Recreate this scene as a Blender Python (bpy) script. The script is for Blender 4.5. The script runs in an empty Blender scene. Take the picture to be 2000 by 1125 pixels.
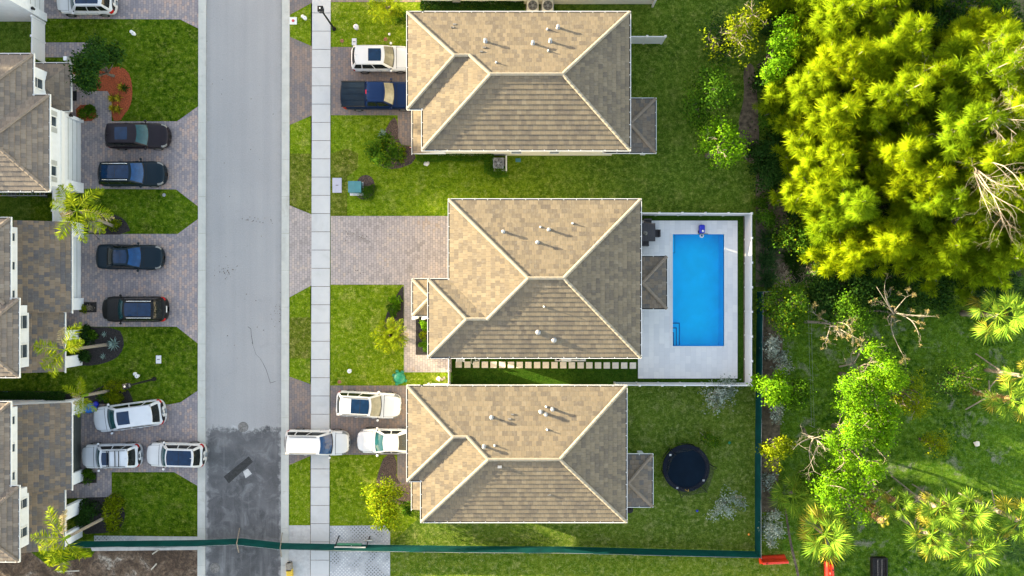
import bpy, math, random
import numpy as np
from mathutils import Vector, Matrix, Quaternion
random.seed(7)
rng = np.random.default_rng(11)
R = math.radians
scene = bpy.context.scene
col = scene.collection

# ------------------------------------------------------------------ survey
# The place is an aerial view straight down from 57 m.  W() turns a survey
# reading (taken at a known height above ground) into metres.
H = 57.0
def W(px, py, z=0.0):
    k = (1 - z / H) / 25.0
    return Vector(((px - 1000) * k, (562.5 - py) * k, z))

# ------------------------------------------------------------------ nodes
class NT:
    def __init__(self, name):
        self.m = bpy.data.materials.new(name); self.m.use_nodes = True
        self.t = self.m.node_tree
        self.b = self.t.nodes['Principled BSDF']
        self.out = self.t.nodes['Material Output']
    def n(self, typ, **kw):
        nd = self.t.nodes.new(typ)
        for k, v in kw.items():
            if k.startswith('i_'): 
                key = k[2:]
                nd.inputs[int(key) if key.isdigit() else key].default_value = v
            else: setattr(nd, k, v)
        return nd
    def l(self, a, b): self.t.links.new(a, b)
    def math(self, op, a, b=None, c=None):
        nd = self.n('ShaderNodeMath', operation=op)
        for i, x in enumerate((a, b, c)):
            if x is None: continue
            if isinstance(x, (int, float)): nd.inputs[i].default_value = x
            else: self.l(x, nd.inputs[i])
        return nd.outputs[0]
    def coord(self, which='Object'):
        return self.n('ShaderNodeTexCoord').outputs[which]
    def noise(self, vec, scale, detail=3, rough=.55, dist=0):
        nd = self.n('ShaderNodeTexNoise', i_Scale=scale, i_Detail=detail, i_Roughness=rough, i_Distortion=dist)
        if vec is not None: self.l(vec, nd.inputs['Vector'])
        return nd.outputs['Fac']
    def ramp(self, fac, stops, interp='LINEAR'):
        nd = self.n('ShaderNodeValToRGB'); cr = nd.color_ramp; cr.interpolation = interp
        while len(cr.elements) < len(stops): cr.elements.new(.5)
        for e, (p, c) in zip(cr.elements, stops):
            e.position = p; e.color = (*c, 1) if len(c) == 3 else c
        self.l(fac, nd.inputs[0]); return nd.outputs[0]
    def mix(self, fac, a, b, blend='MIX'):
        nd = self.n('ShaderNodeMix', data_type='RGBA', blend_type=blend)
        for s, x in ((nd.inputs[0], fac), (nd.inputs[6], a), (nd.inputs[7], b)):
            if isinstance(x, (int, float)): s.default_value = x
            elif isinstance(x, tuple): s.default_value = (*x, 1) if len(x) == 3 else x
            else: self.l(x, s)
        return nd.outputs[2]
    def maprange(self, v, a, b, c=0, d=1):
        nd = self.n('ShaderNodeMapRange', i_1=a, i_2=b, i_3=c, i_4=d); self.l(v, nd.inputs[0]); return nd.outputs[0]
    def base(self, c):
        if isinstance(c, tuple): self.b.inputs['Base Color'].default_value = (*c, 1)
        else: self.l(c, self.b.inputs['Base Color'])
    def set(self, **kw):
        for k, v in kw.items(): self.b.inputs[k.replace('_', ' ')].default_value = v
    def bump(self, h, strength=.4, dist=.02):
        nd = self.n('ShaderNodeBump', i_Strength=strength, i_Distance=dist)
        self.l(h, nd.inputs['Height']); self.l(nd.outputs[0], self.b.inputs['Normal'])

def simple(name, c, rough=.6, var=.12, scale=6, metal=0, spec=.5, coat=0, bump=0):
    N = NT(name); v = N.coord()
    f = N.noise(v, scale, 4)
    d = tuple(x * (1 - var * 1.6) for x in c); e = tuple(min(1, x * (1 + var)) for x in c)
    N.base(N.ramp(f, [(.3, d), (.7, e)]))
    N.set(Roughness=rough, Metallic=metal, Specular_IOR_Level=spec)
    if coat: N.set(Coat_Weight=coat, Coat_Roughness=.04)
    if bump: N.bump(N.noise(v, scale * 6, 3), bump, .01)
    return N.m

def grass(name, dark, mid, light, dry, dryness=.5, patch=.35, east=None, bare=None):
    N = NT(name); v = N.coord()
    if east:   # second sward, partly shade put into colour, takes over from x0 to x1 metres
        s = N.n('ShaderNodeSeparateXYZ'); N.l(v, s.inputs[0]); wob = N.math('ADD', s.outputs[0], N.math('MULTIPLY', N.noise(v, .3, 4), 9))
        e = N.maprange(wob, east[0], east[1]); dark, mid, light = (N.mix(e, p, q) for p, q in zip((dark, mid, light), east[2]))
    big = N.noise(v, patch, 3, .6); md = N.noise(v, 2.2, 4, .65); fine = N.noise(v, 3.6, 5, .75); tiny = N.noise(v, 9.5, 4, .85)
    a = N.mix(N.maprange(big, .35, .68), dark, mid)
    a = N.mix(N.maprange(md, .40, .66), a, light)
    lg = N.noise(v, .9, 5, .7); a = N.mix(N.math('MULTIPLY', N.maprange(lg, .52, .70), dryness*.55), a, dry)
    a = N.mix(N.math('MULTIPLY', N.maprange(fine, .52, .8), dryness), a, dry)
    if bare:   # worn sandy patches
        b1 = N.noise(v, .42, 6, .7, .5); a = N.mix(N.math('MULTIPLY', N.maprange(b1, .57, .68), .75), a, bare)
    k = N.maprange(tiny, .32, .68, .45, 1.55)
    k2 = N.maprange(fine, .3, .7, .74, 1.26)
    k3 = N.math('MULTIPLY', k, k2)
    cx = N.n('ShaderNodeCombineXYZ')
    for i in range(3): N.l(k3, cx.inputs[i])
    a = N.mix(1.0, a, cx.outputs[0], 'MULTIPLY')
    N.base(a); N.set(Roughness=.95, Specular_IOR_Level=.0)
    N.bump(N.math('ADD', fine, tiny), .9, .06)
    return N.m

def cells(N, u, v, cw, ch, shift=.5):
    """running-bond cells: random value per cell, second random, joint mask"""
    row = N.math('FLOOR', N.math('DIVIDE', v, ch))
    rw = N.n('ShaderNodeTexWhiteNoise', noise_dimensions='1D'); N.l(row, rw.inputs['W'])
    off = N.math('ADD', N.math('MULTIPLY', row, shift), N.math('MULTIPLY', rw.outputs[0], .18))
    uu = N.math('ADD', N.math('DIVIDE', u, cw), off)
    cl = N.math('FLOOR', uu)
    cx = N.n('ShaderNodeCombineXYZ'); N.l(cl, cx.inputs[0]); N.l(row, cx.inputs[1])
    w = N.n('ShaderNodeTexWhiteNoise', noise_dimensions='3D'); N.l(cx.outputs[0], w.inputs[0])
    sp = N.n('ShaderNodeSeparateColor'); N.l(w.outputs['Color'], sp.inputs[0])
    fu = N.math('FRACT', uu); fv = N.math('FRACT', N.math('DIVIDE', v, ch))
    return sp.outputs[0], sp.outputs[1], fu, fv

def paver(name, stops, cw=.30, ch=.2, joint=(.07, .065, .065), rot=True, cover=.35):
    N = NT(name); v = N.coord(); s = N.n('ShaderNodeSeparateXYZ'); N.l(v, s.inputs[0])
    u, w = (s.outputs[1], s.outputs[0]) if rot else (s.outputs[0], s.outputs[1])
    r1, r2, fu, fv = cells(N, u, w, cw, ch)
    drift = N.noise(v, .35, 3)
    f = N.math('ADD', N.math('MULTIPLY', r1, .6), N.math('MULTIPLY', N.maprange(drift, .3, .7), .4))
    c = N.ramp(f, stops)
    st = N.noise(v, 9, 4, .7)
    c = N.mix(N.maprange(st, .3, .75, 0, cover), c, tuple(x * .55 for x in stops[0][1]))
    j = N.math('MAXIMUM', N.math('LESS_THAN', fu, .06), N.math('LESS_THAN', fv, .09))
    c = N.mix(N.math('MULTIPLY', j, .75), c, joint)
    N.base(c); N.set(Roughness=.8, Specular_IOR_Level=.25)
    N.bump(N.math('SUBTRACT', 1.0, j), .5, .01)
    return N.m

def tile(name, stops):
    """flat concrete roof tiles, laid out by the roof's own UVs in metres"""
    N = NT(name); uv = N.n('ShaderNodeUVMap').outputs[0]; s = N.n('ShaderNodeSeparateXYZ'); N.l(uv, s.inputs[0])
    r1, r2, fu, fv = cells(N, s.outputs[0], s.outputs[1], .335, .345)
    o = N.coord()
    drift = N.noise(o, .5, 3)
    f = N.math('ADD', N.math('MULTIPLY', r1, .78), N.math('MULTIPLY', N.maprange(drift, .3, .7), .22))
    c = N.ramp(f, stops)
    # brushed streaks running down each tile
    cx = N.n('ShaderNodeCombineXYZ'); N.l(N.math('MULTIPLY', s.outputs[0], 26), cx.inputs[0]); N.l(N.math('MULTIPLY', s.outputs[1], 1.6), cx.inputs[1])
    st = N.noise(cx.outputs[0], 1.0, 3, .7)
    c = N.mix(N.maprange(st, .3, .75, .0, .38), c, (.16, .13, .10))
    gr = N.noise(o, 5, 4, .7)
    c = N.mix(N.maprange(gr, .5, .8, 0, .22), c, (.33, .31, .27))
    j = N.math('LESS_THAN', fu, .045)
    c = N.mix(N.math('MULTIPLY', j, .75), c, (.05, .042, .036))
    N.base(c); N.set(Roughness=.78, Specular_IOR_Level=.3)
    N.bump(N.math('ADD', N.math('SUBTRACT', 1.0, j), N.math('MULTIPLY', st, .35)), .45, .012)
    return N.m

def leafmat(name, c1, c2, c3, trans=.35, rough=.45, clump=.7, each=None):
    N = NT(name); g = N.n('ShaderNodeNewGeometry')
    c = N.ramp(g.outputs['Random Per Island'], [(.0, c1), (.5, c2), (1., c3)])
    nz = N.noise(N.coord(), clump, 3)
    c = N.mix(N.maprange(nz, .35, .7, 0, .55), c, c1)
    if each:   # some trees of the stand are greener than others
        c = N.mix(N.math('MULTIPLY', N.n('ShaderNodeObjectInfo').outputs['Random'], .85), c, N.ramp(g.outputs['Random Per Island'], [(0, each[0]), (1, each[1])]))
    N.base(c); N.set(Roughness=.7, Specular_IOR_Level=.06)
    tr = N.n('ShaderNodeBsdfTranslucent'); N.l(c, tr.inputs[0])
    mx = N.n('ShaderNodeMixShader', i_0=trans); N.l(N.b.outputs[0], mx.inputs[1]); N.l(tr.outputs[0], mx.inputs[2])
    N.l(mx.outputs[0], N.out.inputs[0])
    return N.m

def barkmat(name, c1, c2, scale=4):
    N = NT(name); v = N.coord()
    mp = N.n('ShaderNodeMapping'); mp.inputs['Scale'].default_value = (3, 3, 1); N.l(v, mp.inputs[0])
    f = N.noise(mp.outputs[0], scale, 5, .7)
    N.base(N.ramp(f, [(.3, c1), (.7, c2)])); N.set(Roughness=.85, Specular_IOR_Level=.2)
    N.bump(f, .6, .03); return N.m

def ringed(name, c1, c2):
    N = NT(name); v = N.coord(); s = N.n('ShaderNodeSeparateXYZ'); N.l(v, s.inputs[0])
    k = N.math('FRACT', N.math('MULTIPLY', s.outputs[2], 6.5))
    n = N.noise(v, 9, 4)
    f = N.math('ADD', N.math('MULTIPLY', k, .5), N.math('MULTIPLY', n, .6))
    N.base(N.ramp(f, [(.25, c1), (.75, c2)])); N.set(Roughness=.85); N.bump(k, .5, .03); return N.m

def paint(name, c, metal=.0):
    N = NT(name); n = N.noise(N.coord(), 1.3, 2)
    N.base(N.ramp(n, [(.3, tuple(x * .93 for x in c)), (.7, c)]))
    N.set(Roughness=.32, Metallic=metal, Specular_IOR_Level=.35 if c[1] > .3 else .14, Coat_Weight=.2 if c[1] > .3 else .05, Coat_Roughness=.05); return N.m

# ------------------------------------------------------------------ mesh builder
class MB:
    def __init__(self): self.v = []; self.f = []; self.uv = []; self.mi = []; self.M = None; self.cur = 0
    def add(self, vs, fs, uvs=None):
        o = len(self.v)
        for p in vs:
            p = Vector(p); self.v.append(self.M @ p if self.M else p)
        for i, f in enumerate(fs):
            self.f.append(tuple(a + o for a in f)); self.mi.append(self.cur)
            self.uv.append(uvs[i] if uvs else None)
        return self
    def box(self, x0, y0, z0, x1, y1, z1):
        return self.add([(x0,y0,z0),(x1,y0,z0),(x1,y1,z0),(x0,y1,z0),(x0,y0,z1),(x1,y0,z1),(x1,y1,z1),(x0,y1,z1)],
            [(3,2,1,0),(4,5,6,7),(0,1,5,4),(1,2,6,5),(2,3,7,6),(3,0,4,7)])
    def beam(self, p, q, w, h):
        p, q = Vector(p), Vector(q); d = (q - p).normalized()
        s = d.cross(Vector((0,0,1)))
        s = (s.normalized() if s.length > 1e-4 else Vector((1,0,0))) * w / 2; u = s.cross(d).normalized() * h / 2
        c = [p-s-u, p+s-u, p+s+u, p-s+u, q-s-u, q+s-u, q+s+u, q-s+u]
        return self.add(c, [(0,1,2,3),(7,6,5,4),(0,4,5,1),(1,5,6,2),(2,6,7,3),(3,7,4,0)])
    def tube(self, pts, rad, n=8, cap=True):
        pts = [Vector(p) for p in pts]
        if isinstance(rad, (int, float)): rad = [rad] * len(pts)
        o = len(self.v); vs = []; prev = None
        for i, p in enumerate(pts):
            d = (pts[min(i+1, len(pts)-1)] - pts[max(i-1, 0)])
            d = d.normalized() if d.length > 1e-6 else Vector((0,0,1))
            if prev is None:
                a = d.orthogonal().normalized()
            else:
                a = prev - d * prev.dot(d); a = a.normalized() if a.length > 1e-5 else d.orthogonal().normalized()
            prev = a; b = d.cross(a)
            for k in range(n):
                t = 2 * math.pi * k / n; vs.append(p + (a * math.cos(t) + b * math.sin(t)) * rad[i])
        fs = [(i*n+k, i*n+(k+1) % n, (i+1)*n+(k+1) % n, (i+1)*n+k) for i in range(len(pts)-1) for k in range(n)]
        if cap: fs += [tuple(range(n))[::-1], tuple((len(pts)-1)*n + k for k in range(n))]
        return self.add(vs, fs)
    def lathe(self, prof, n=20, c=(0,0,0), cap=True):
        c = Vector(c); vs = [c + Vector((r*math.cos(2*math.pi*k/n), r*math.sin(2*math.pi*k/n), z)) for r, z in prof for k in range(n)]
        fs = [(i*n+k, i*n+(k+1) % n, (i+1)*n+(k+1) % n, (i+1)*n+k) for i in range(len(prof)-1) for k in range(n)]
        if cap: fs += [tuple(range(n))[::-1], tuple((len(prof)-1)*n + k for k in range(n))]
        return self.add(vs, fs)
    def prism(self, poly, z0, z1):
        n = len(poly); a = sum(poly[i][0]*poly[(i+1)%n][1] - poly[(i+1)%n][0]*poly[i][1] for i in range(n))
        if a < 0: poly = poly[::-1]
        vs = [(x, y, z0) for x, y in poly] + [(x, y, z1) for x, y in poly]
        return self.add(vs, [tuple(range(n))[::-1], tuple(range(n, 2*n))] + [(i, (i+1) % n, n+(i+1) % n, n+i) for i in range(n)])
    def grid(self, fn, nu, nv):
        vs = [fn(i/nu, j/nv) for i in range(nu+1) for j in range(nv+1)]
        return self.add(vs, [(i*(nv+1)+j, (i+1)*(nv+1)+j, (i+1)*(nv+1)+j+1, i*(nv+1)+j+1) for i in range(nu) for j in range(nv)])
    def build(self, name, mats, parent=None, off=None, smooth=False, bevel=0):
        me = bpy.data.meshes.new(name)
        o = Vector(off) if off is not None else Vector((0,0,0))
        me.from_pydata([tuple(p - o) for p in self.v], [], self.f)
        for m in (mats if isinstance(mats, (list, tuple)) else [mats]): me.materials.append(m)
        if any(self.mi): me.polygons.foreach_set('material_index', self.mi)
        if any(u is not None for u in self.uv):
            lay = me.uv_layers.new(name='UVMap'); k = 0
            for f, u in zip(self.f, self.uv):
                for j in range(len(f)):
                    lay.data[k].uv = u[j] if u else (0, 0); k += 1
        if smooth: me.polygons.foreach_set('use_smooth', [True] * len(self.f))
        me.update()
        ob = bpy.data.objects.new(name, me); col.objects.link(ob)
        if parent is not None: ob.parent = parent
        if bevel:
            b = ob.modifiers.new('edge', 'BEVEL'); b.width = bevel; b.segments = 2; b.limit_method = 'ANGLE'
        return ob

def tag(o, label, cat, group=None, kind=None):
    if label: o['label'] = label
    if cat: o['category'] = cat
    if group: o['group'] = group
    if kind: o['kind'] = kind
    return o
def thing(name, label, cat, loc=(0,0,0), rz=0, group=None):
    o = bpy.data.objects.new(name, None); col.objects.link(o)
    o.location = loc; o.rotation_euler = (0, 0, rz); o.empty_display_size = .3
    return tag(o, label, cat, group)
def copy_tree(o, loc, rz=0, label=None, scale=None):
    r = o.copy(); col.objects.link(r); r.location = loc; r.rotation_euler = (0, 0, rz)
    if scale: r.scale = (scale,) * 3
    if label: r['label'] = label
    for ch in o.children:
        c = ch.copy(); col.objects.link(c); c.parent = r
        for g in ch.children:
            d = g.copy(); col.objects.link(d); d.parent = c
    return r

def sheet(name, pts, z, m, label=None, thick=.0):
    """a flat ground surface from survey points"""
    p = [(W(x, y).x, W(x, y).y) for x, y in pts]
    mb = MB()
    n = len(p); a = sum(p[i][0]*p[(i+1)%n][1] - p[(i+1)%n][0]*p[i][1] for i in range(n))
    if a < 0: p = p[::-1]
    if thick: mb.prism(p, z - thick, z)
    else: mb.add([(x, y, z) for x, y in p], [tuple(range(n))])
    o = mb.build(name, m); o['kind'] = 'structure'
    return o

def smooth_poly(pts, it=2):
    for _ in range(it):
        q = []
        for i in range(len(pts)):
            a, b = pts[i], pts[(i+1) % len(pts)]
            q += [(a[0]*.75+b[0]*.25, a[1]*.75+b[1]*.25), (a[0]*.25+b[0]*.75, a[1]*.25+b[1]*.75)]
        pts = q
    return pts

# ------------------------------------------------------------------ palette
def s2l(r, g, b):
    f = lambda x: (x/255/12.92 if x <= 10 else ((x/255+.055)/1.055)**2.4); return (f(r), f(g), f(b))
M = {}
BACK = ((.033,.074,.007), (.064,.118,.011), (.108,.158,.020))  # back-yard grass tone, partly darkened in the colour for the shade there
M['lawn'] = grass('lawn_grass', (.060,.112,.004), (.105,.172,.006), (.155,.215,.011), (.31,.29,.075), .75)
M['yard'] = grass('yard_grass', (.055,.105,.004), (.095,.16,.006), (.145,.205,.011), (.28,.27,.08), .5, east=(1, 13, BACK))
M['shade_lawn'] = grass('shaded_back_lawn_grass', *BACK, (.17,.18,.06), .4)
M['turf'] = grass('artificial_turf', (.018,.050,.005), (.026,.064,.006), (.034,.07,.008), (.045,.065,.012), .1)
M['dry_lawn'] = grass('dry_verge_grass', (.045,.07,.006), (.088,.115,.010), (.125,.15,.018), (.28,.23,.08), .75, .8)
M['wild'] = grass('meadow_grass', (.015,.048,.004), (.050,.112,.008), (.092,.158,.014), (.18,.21,.10), .35, .25, bare=(.20,.19,.16))
M['asphalt'] = None
def road():
    N = NT('road_asphalt'); v = N.coord(); s = N.n('ShaderNodeSeparateXYZ'); N.l(v, s.inputs[0])
    a = N.noise(v, .25, 4); sp = N.noise(v, 11, 4, .85); md = N.noise(v, 3, 5, .7)
    mp = N.n('ShaderNodeMapping'); mp.inputs['Scale'].default_value = (1.6, .05, 1); N.l(v, mp.inputs[0])
    tr = N.noise(mp.outputs[0], 1, 3)
    c = N.ramp(a, [(.3, (.232,.229,.232)), (.7, (.275,.270,.270))])
    c = N.mix(N.maprange(tr, .4, .7, 0, .45), c, (.19,.19,.20))
    c = N.mix(N.maprange(sp, .35, .75, 0, .55), c, (.36,.355,.35))
    c = N.mix(N.maprange(md, .60, .8, 0, .30), c, (.15,.15,.15))
    oil = N.noise(v, .6, 6, .8, .4); c = N.mix(N.maprange(oil, .60, .78, 0, .35), c, (.14,.138,.135))
    spots = N.noise(v, 2.4, 6, .75); c = N.mix(N.maprange(spots, .69, .73, 0, .75), c, (.05,.05,.052))
    # kerbside dirt along both gutters
    xk = N.math('ABSOLUTE', N.math('ADD', s.outputs[0], 20.95)); c = N.mix(N.math('MULTIPLY', N.maprange(xk, 2.4, 3.05), N.maprange(md, .35, .7, .1, .6)), c, (.17,.165,.155))
    a2 = N.noise(v, .33, 5, .6, 1.2); d2 = N.noise(v, .8, 6, .72, .8)
    mq = N.n('ShaderNodeMapping'); mq.inputs['Scale'].default_value = (1.5, .12, 1); N.l(v, mq.inputs[0]); t2 = N.noise(mq.outputs[0], 1, 4, .6)
    n = N.ramp(a2, [(.35, (.050,.050,.053)), (.65, (.105,.104,.108))])
    n = N.mix(N.maprange(d2, .50, .78, 0, .55), n, (.29,.29,.295)); n = N.mix(N.maprange(t2, .52, .8, 0, .5), n, (.27,.267,.27)); n = N.mix(N.maprange(sp, .4, .8, 0, .3), n, (.17,.17,.17))
    wob = N.math('ADD', N.math('ADD', s.outputs[1], 11.05), N.math('MULTIPLY', N.math('SUBTRACT', N.noise(v, .8, 8, .75), .5), 2.4))
    ex = N.maprange(wob, -.16, .12); rim = N.math('MULTIPLY', N.maprange(N.math('ABSOLUTE', wob), .0, .30, 1, 0), N.maprange(N.noise(v, .7, 3), .45, .6))
    edge = N.math('ADD', N.math('MULTIPLY', N.math('SUBTRACT', N.noise(v, 1.6, 5), .5), 1.2), xk)   # frayed shoulders of the new surface
    ex = N.math('MAXIMUM', ex, N.maprange(edge, 2.72, 2.95))
    c = N.mix(ex, n, c); c = N.mix(N.math('MULTIPLY', rim, .7), c, (.45,.45,.44))
    N.base(c); N.set(Roughness=.88, Specular_IOR_Level=.2); N.bump(sp, .5, .01); return N.m
M['asphalt'] = road()
def concrete(name, c1, c2, stain, amt=.3, sc=1.2):
    N = NT(name); v = N.coord()
    a = N.noise(v, sc, 5, .65); b = N.noise(v, 30, 3, .7); st = N.noise(v, .7, 5, .7, .6)
    c = N.ramp(a, [(.3, c1), (.7, c2)])
    c = N.mix(N.maprange(st, .55, .75, 0, amt), c, stain)
    c = N.mix(N.maprange(b, .55, .8, 0, .25), c, stain)
    N.base(c); N.set(Roughness=.85, Specular_IOR_Level=.25); N.bump(b, .25, .005); return N.m
M['sidewalk'] = concrete('sidewalk_concrete', (.41,.41,.41), (.455,.455,.45), (.29,.28,.26), .35)
M['kerb'] = concrete('gutter_concrete', (.36,.36,.335), (.44,.435,.40), (.23,.22,.18), .5)
M['deck'] = None
def deck():
    N = NT('pool_deck_pavers'); v = N.coord(); s = N.n('ShaderNodeSeparateXYZ'); N.l(v, s.inputs[0])
    r1, r2, fu, fv = cells(N, s.outputs[1], s.outputs[0], .62, .41)
    c = N.ramp(r1, [(0, (.53,.53,.55)), (.5, (.58,.575,.59)), (1, (.62,.61,.61))])
    st = N.noise(v, 2.2, 5, .7); c = N.mix(N.maprange(st, .5, .8, 0, .25), c, (.45,.43,.41))
    j = N.math('MAXIMUM', N.math('LESS_THAN', fu, .02), N.math('LESS_THAN', fv, .03))
    c = N.mix(N.math('MULTIPLY', j, .35), c, (.3,.3,.3)); N.base(c); N.set(Roughness=.6); return N.m
M['deck'] = deck()
M['pav_left'] = paver('blue_brown_pavers', [(0, (0.168, 0.156, 0.175)), (0.35, (0.24, 0.212, 0.225)), (0.6, (0.317, 0.262, 0.248)), (0.8, (0.384, 0.276, 0.23)), (1, (0.422, 0.34, 0.308))])
M['pav_right'] = paver('brown_grey_pavers', [(0, (0.126, 0.116, 0.128)), (0.35, (0.168, 0.144, 0.14)), (0.6, (0.214, 0.164, 0.14)), (0.8, (0.244, 0.176, 0.14)), (1, (0.269, 0.216, 0.184))])
M['pav_mid'] = paver('faded_grey_pavers', [(0, (0.218, 0.19, 0.174)), (0.3, (0.305, 0.265, 0.251)), (0.6, (0.36, 0.31, 0.294)), (0.85, (0.414, 0.34, 0.289)), (1, (0.283, 0.21, 0.154))], cover=.2)
M['tan_tile'] = tile('tan_concrete_tile', [(0, (.074,.060,.046)), (.25, (.108,.087,.061)), (.5, (.138,.110,.071)), (.75, (.158,.124,.079)), (1, (.186,.150,.100))])
M['mixed_tile'] = tile('mixed_concrete_tile', [(0, (.055,.055,.060)), (.2, (.078,.073,.072)), (.45, (.108,.085,.065)), (.7, (.14,.105,.075)), (1, (.16,.13,.105))])
M['cap_tan'] = concrete('ridge_cap_cream', (.21,.185,.14), (.28,.25,.20), (.13,.11,.08), .45, 3)
M['cap_brown'] = concrete('ridge_cap_brown', (.15,.12,.095), (.21,.17,.135), (.10,.085,.07), .3, 3)
M['stucco'] = simple('white_stucco', (.585,.60,.625), .85, .04, 3, bump=.2)
M['cream'] = simple('cream_stucco', (.60,.57,.49), .85, .05, 3, bump=.2)
M['trim'] = simple('white_trim', (.62,.62,.61), .5, .03)
M['dark'] = simple('dark_channel', (.035,.035,.03), .8, .3)
M['pvc'] = simple('white_vinyl', (.58,.585,.60), .5, .03)
M['shutter'] = simple('grey_shutter', (.33,.34,.33), .6, .05)
M['garage'] = simple('pale_garage_door', (.55,.57,.58), .45, .04, 2)
M['bronze'] = simple('dark_garage_door', (.055,.065,.06), .35, .1, 2)
def glass(name, c, rough=.04):
    N = NT(name); n = N.noise(N.coord(), 2.5, 3)
    N.base(N.ramp(n, [(.3, tuple(x*.6 for x in c)), (.7, c)])); N.set(Roughness=rough, Specular_IOR_Level=.32); return N.m
M['pane'] = glass('window_glass', (.045,.06,.075))
M['autoglass'] = glass('car_glass', (.010,.055,.065))
M['blueglass'] = glass('blue_car_glass', (.006,.045,.14))
M['tintglass'] = glass('tinted_car_glass', (.010,.013,.013))
M['roofglass'] = glass('sunroof_glass', (.004,.022,.062))
M['beige_glass'] = glass('windscreen_over_beige_cabin', (.19,.18,.135))
M['lamp_glass'] = glass('headlamp_lens', (.16,.165,.17))
M['tail'] = glass('tail_lamp_lens', (.42,.012,.012))
M['rubber'] = simple('tyre_rubber', (.018,.018,.018), .8, .2)
M['alloy'] = simple('wheel_alloy', (.42,.42,.43), .3, .05, metal=.8)
M['chrome'] = simple('bright_metal', (.75,.76,.77), .2, .03, metal=.9)
M['steel'] = simple('galvanised_steel', (.26,.265,.275), .5, .15, metal=.3)
M['plastic'] = simple('black_plastic', (.014,.014,.015), .6, .2, spec=.15)
M['wicker'] = simple('charcoal_wicker', (.035,.032,.038), .6, .25, 20)
M['mulch'] = simple('dark_mulch', (.022,.018,.018), .95, .6, 14, bump=1)
M['bark_mulch'] = simple('brown_mulch', (.075,.05,.042), .95, .6, 14, bump=1)
M['red_mulch'] = simple('red_mulch', (.30,.062,.018), .95, .45, 14, bump=1)
M['soil'] = simple('brown_soil', (.115,.085,.058), .95, .45, 3, bump=.8)
def dirt():
    N = NT('bare_dirt'); v = N.coord()
    a = N.noise(v, .55, 6, .7, 1.0); b = N.noise(v, 4, 6, .75, .5)
    c = N.ramp(a, [(.32, (.030,.016,.009)), (.46, (.10,.062,.038)), (.58, (.19,.135,.095)), (.67, (.44,.39,.33))])
    c = N.mix(N.maprange(b, .38, .60, .9, 0), c, (.022,.013,.008)); N.base(c); N.set(Roughness=.95); N.bump(b, 1, .15); return N.m  # dark brown hollows: shadow between the lumps put into the colour
M['dirt'] = dirt()
M['sand'] = concrete('sandy_gravel', (.34,.33,.32), (.47,.46,.45), (.20,.18,.16), .5, 3)
def lattice():
    N = NT('grid_paver'); v = N.coord(); mp = N.n('ShaderNodeMapping'); mp.inputs['Rotation'].default_value = (0,0,R(45)); N.l(v, mp.inputs[0])
    s = N.n('ShaderNodeSeparateXYZ'); N.l(mp.outputs[0], s.inputs[0])
    fu = N.math('FRACT', N.math('DIVIDE', s.outputs[0], .2)); fv = N.math('FRACT', N.math('DIVIDE', s.outputs[1], .2))
    du = N.math('ABSOLUTE', N.math('SUBTRACT', fu, .5)); dv = N.math('ABSOLUTE', N.math('SUBTRACT', fv, .5))
    hole = N.math('LESS_THAN', N.math('MAXIMUM', du, dv), .27)
    fill = N.ramp(N.noise(v, .5, 3), [(.42, (.12,.13,.12)), (.55, (.50,.50,.49))])
    n = N.noise(v, 5, 4, .7)
    c = N.mix(hole, N.ramp(n, [(.3, (.27,.28,.30)), (.7, (.36,.37,.39))]), fill)
    c = N.mix(N.maprange(N.noise(v, 1.1, 5, .7), .58, .72, 0, .7), c, (.31,.30,.28))
    N.base(c); N.set(Roughness=.9); return N.m
M['lattice'] = lattice()
M['stone'] = concrete('stepping_stone', (.58,.52,.44), (.68,.62,.54), (.48,.42,.36), .25, 4)
M['plaster'] = simple('pool_plaster', (.04,.60,.92), .7, .05, 1)
M['pooltile'] = simple('pool_step_edge', (.01,.06,.22), .3, .1)
def water():
    N = NT('pool_water'); t = N.n('ShaderNodeBsdfTransparent'); t.inputs[0].default_value = (.12,.98,1,1)
    g = N.n('ShaderNodeBsdfGlossy', i_Roughness=.03); g.inputs[0].default_value = (1,1,1,1)
    fr = N.n('ShaderNodeFresnel', i_IOR=1.33)
    bp = N.n('ShaderNodeBump', i_Strength=.12, i_Distance=.05); N.l(N.noise(N.coord(), 2.5, 3), bp.inputs['Height'])
    N.l(bp.outputs[0], fr.inputs['Normal']); N.l(bp.outputs[0], g.inputs['Normal'])
    mx = N.n('ShaderNodeMixShader'); N.l(fr.outputs[0], mx.inputs[0]); N.l(t.outputs[0], mx.inputs[1]); N.l(g.outputs[0], mx.inputs[2])
    N.l(mx.outputs[0], N.out.inputs[0]); return N.m
M['water'] = water()
M['mesh_green'] = None
def meshgreen():
    N = NT('green_screen_mesh'); v = N.coord(); w = N.noise(v, 1.1, 3)
    N.base(N.ramp(w, [(.3, (.0015,.026,.030)), (.7, (.003,.050,.052))])); N.set(Roughness=.8, Specular_IOR_Level=.1)
    tr = N.n('ShaderNodeBsdfTranslucent'); tr.inputs[0].default_value = (.003,.06,.045,1)
    mx = N.n('ShaderNodeMixShader', i_0=.25); N.l(N.b.outputs[0], mx.inputs[1]); N.l(tr.outputs[0], mx.inputs[2]); N.l(mx.outputs[0], N.out.inputs[0]); return N.m
M['mesh_green'] = meshgreen()
def netmat():
    N = NT('trampoline_net'); N.base((.012,.014,.02)); N.set(Roughness=.8)
    t = N.n('ShaderNodeBsdfTransparent'); mx = N.n('ShaderNodeMixShader', i_0=.45)
    N.l(t.outputs[0], mx.inputs[1]); N.l(N.b.outputs[0], mx.inputs[2]); N.l(mx.outputs[0], N.out.inputs[0]); return N.m
M['net'] = netmat()
M['navy'] = simple('navy_mat', (.004,.011,.022), .8, .15, 1, spec=.08)
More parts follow.
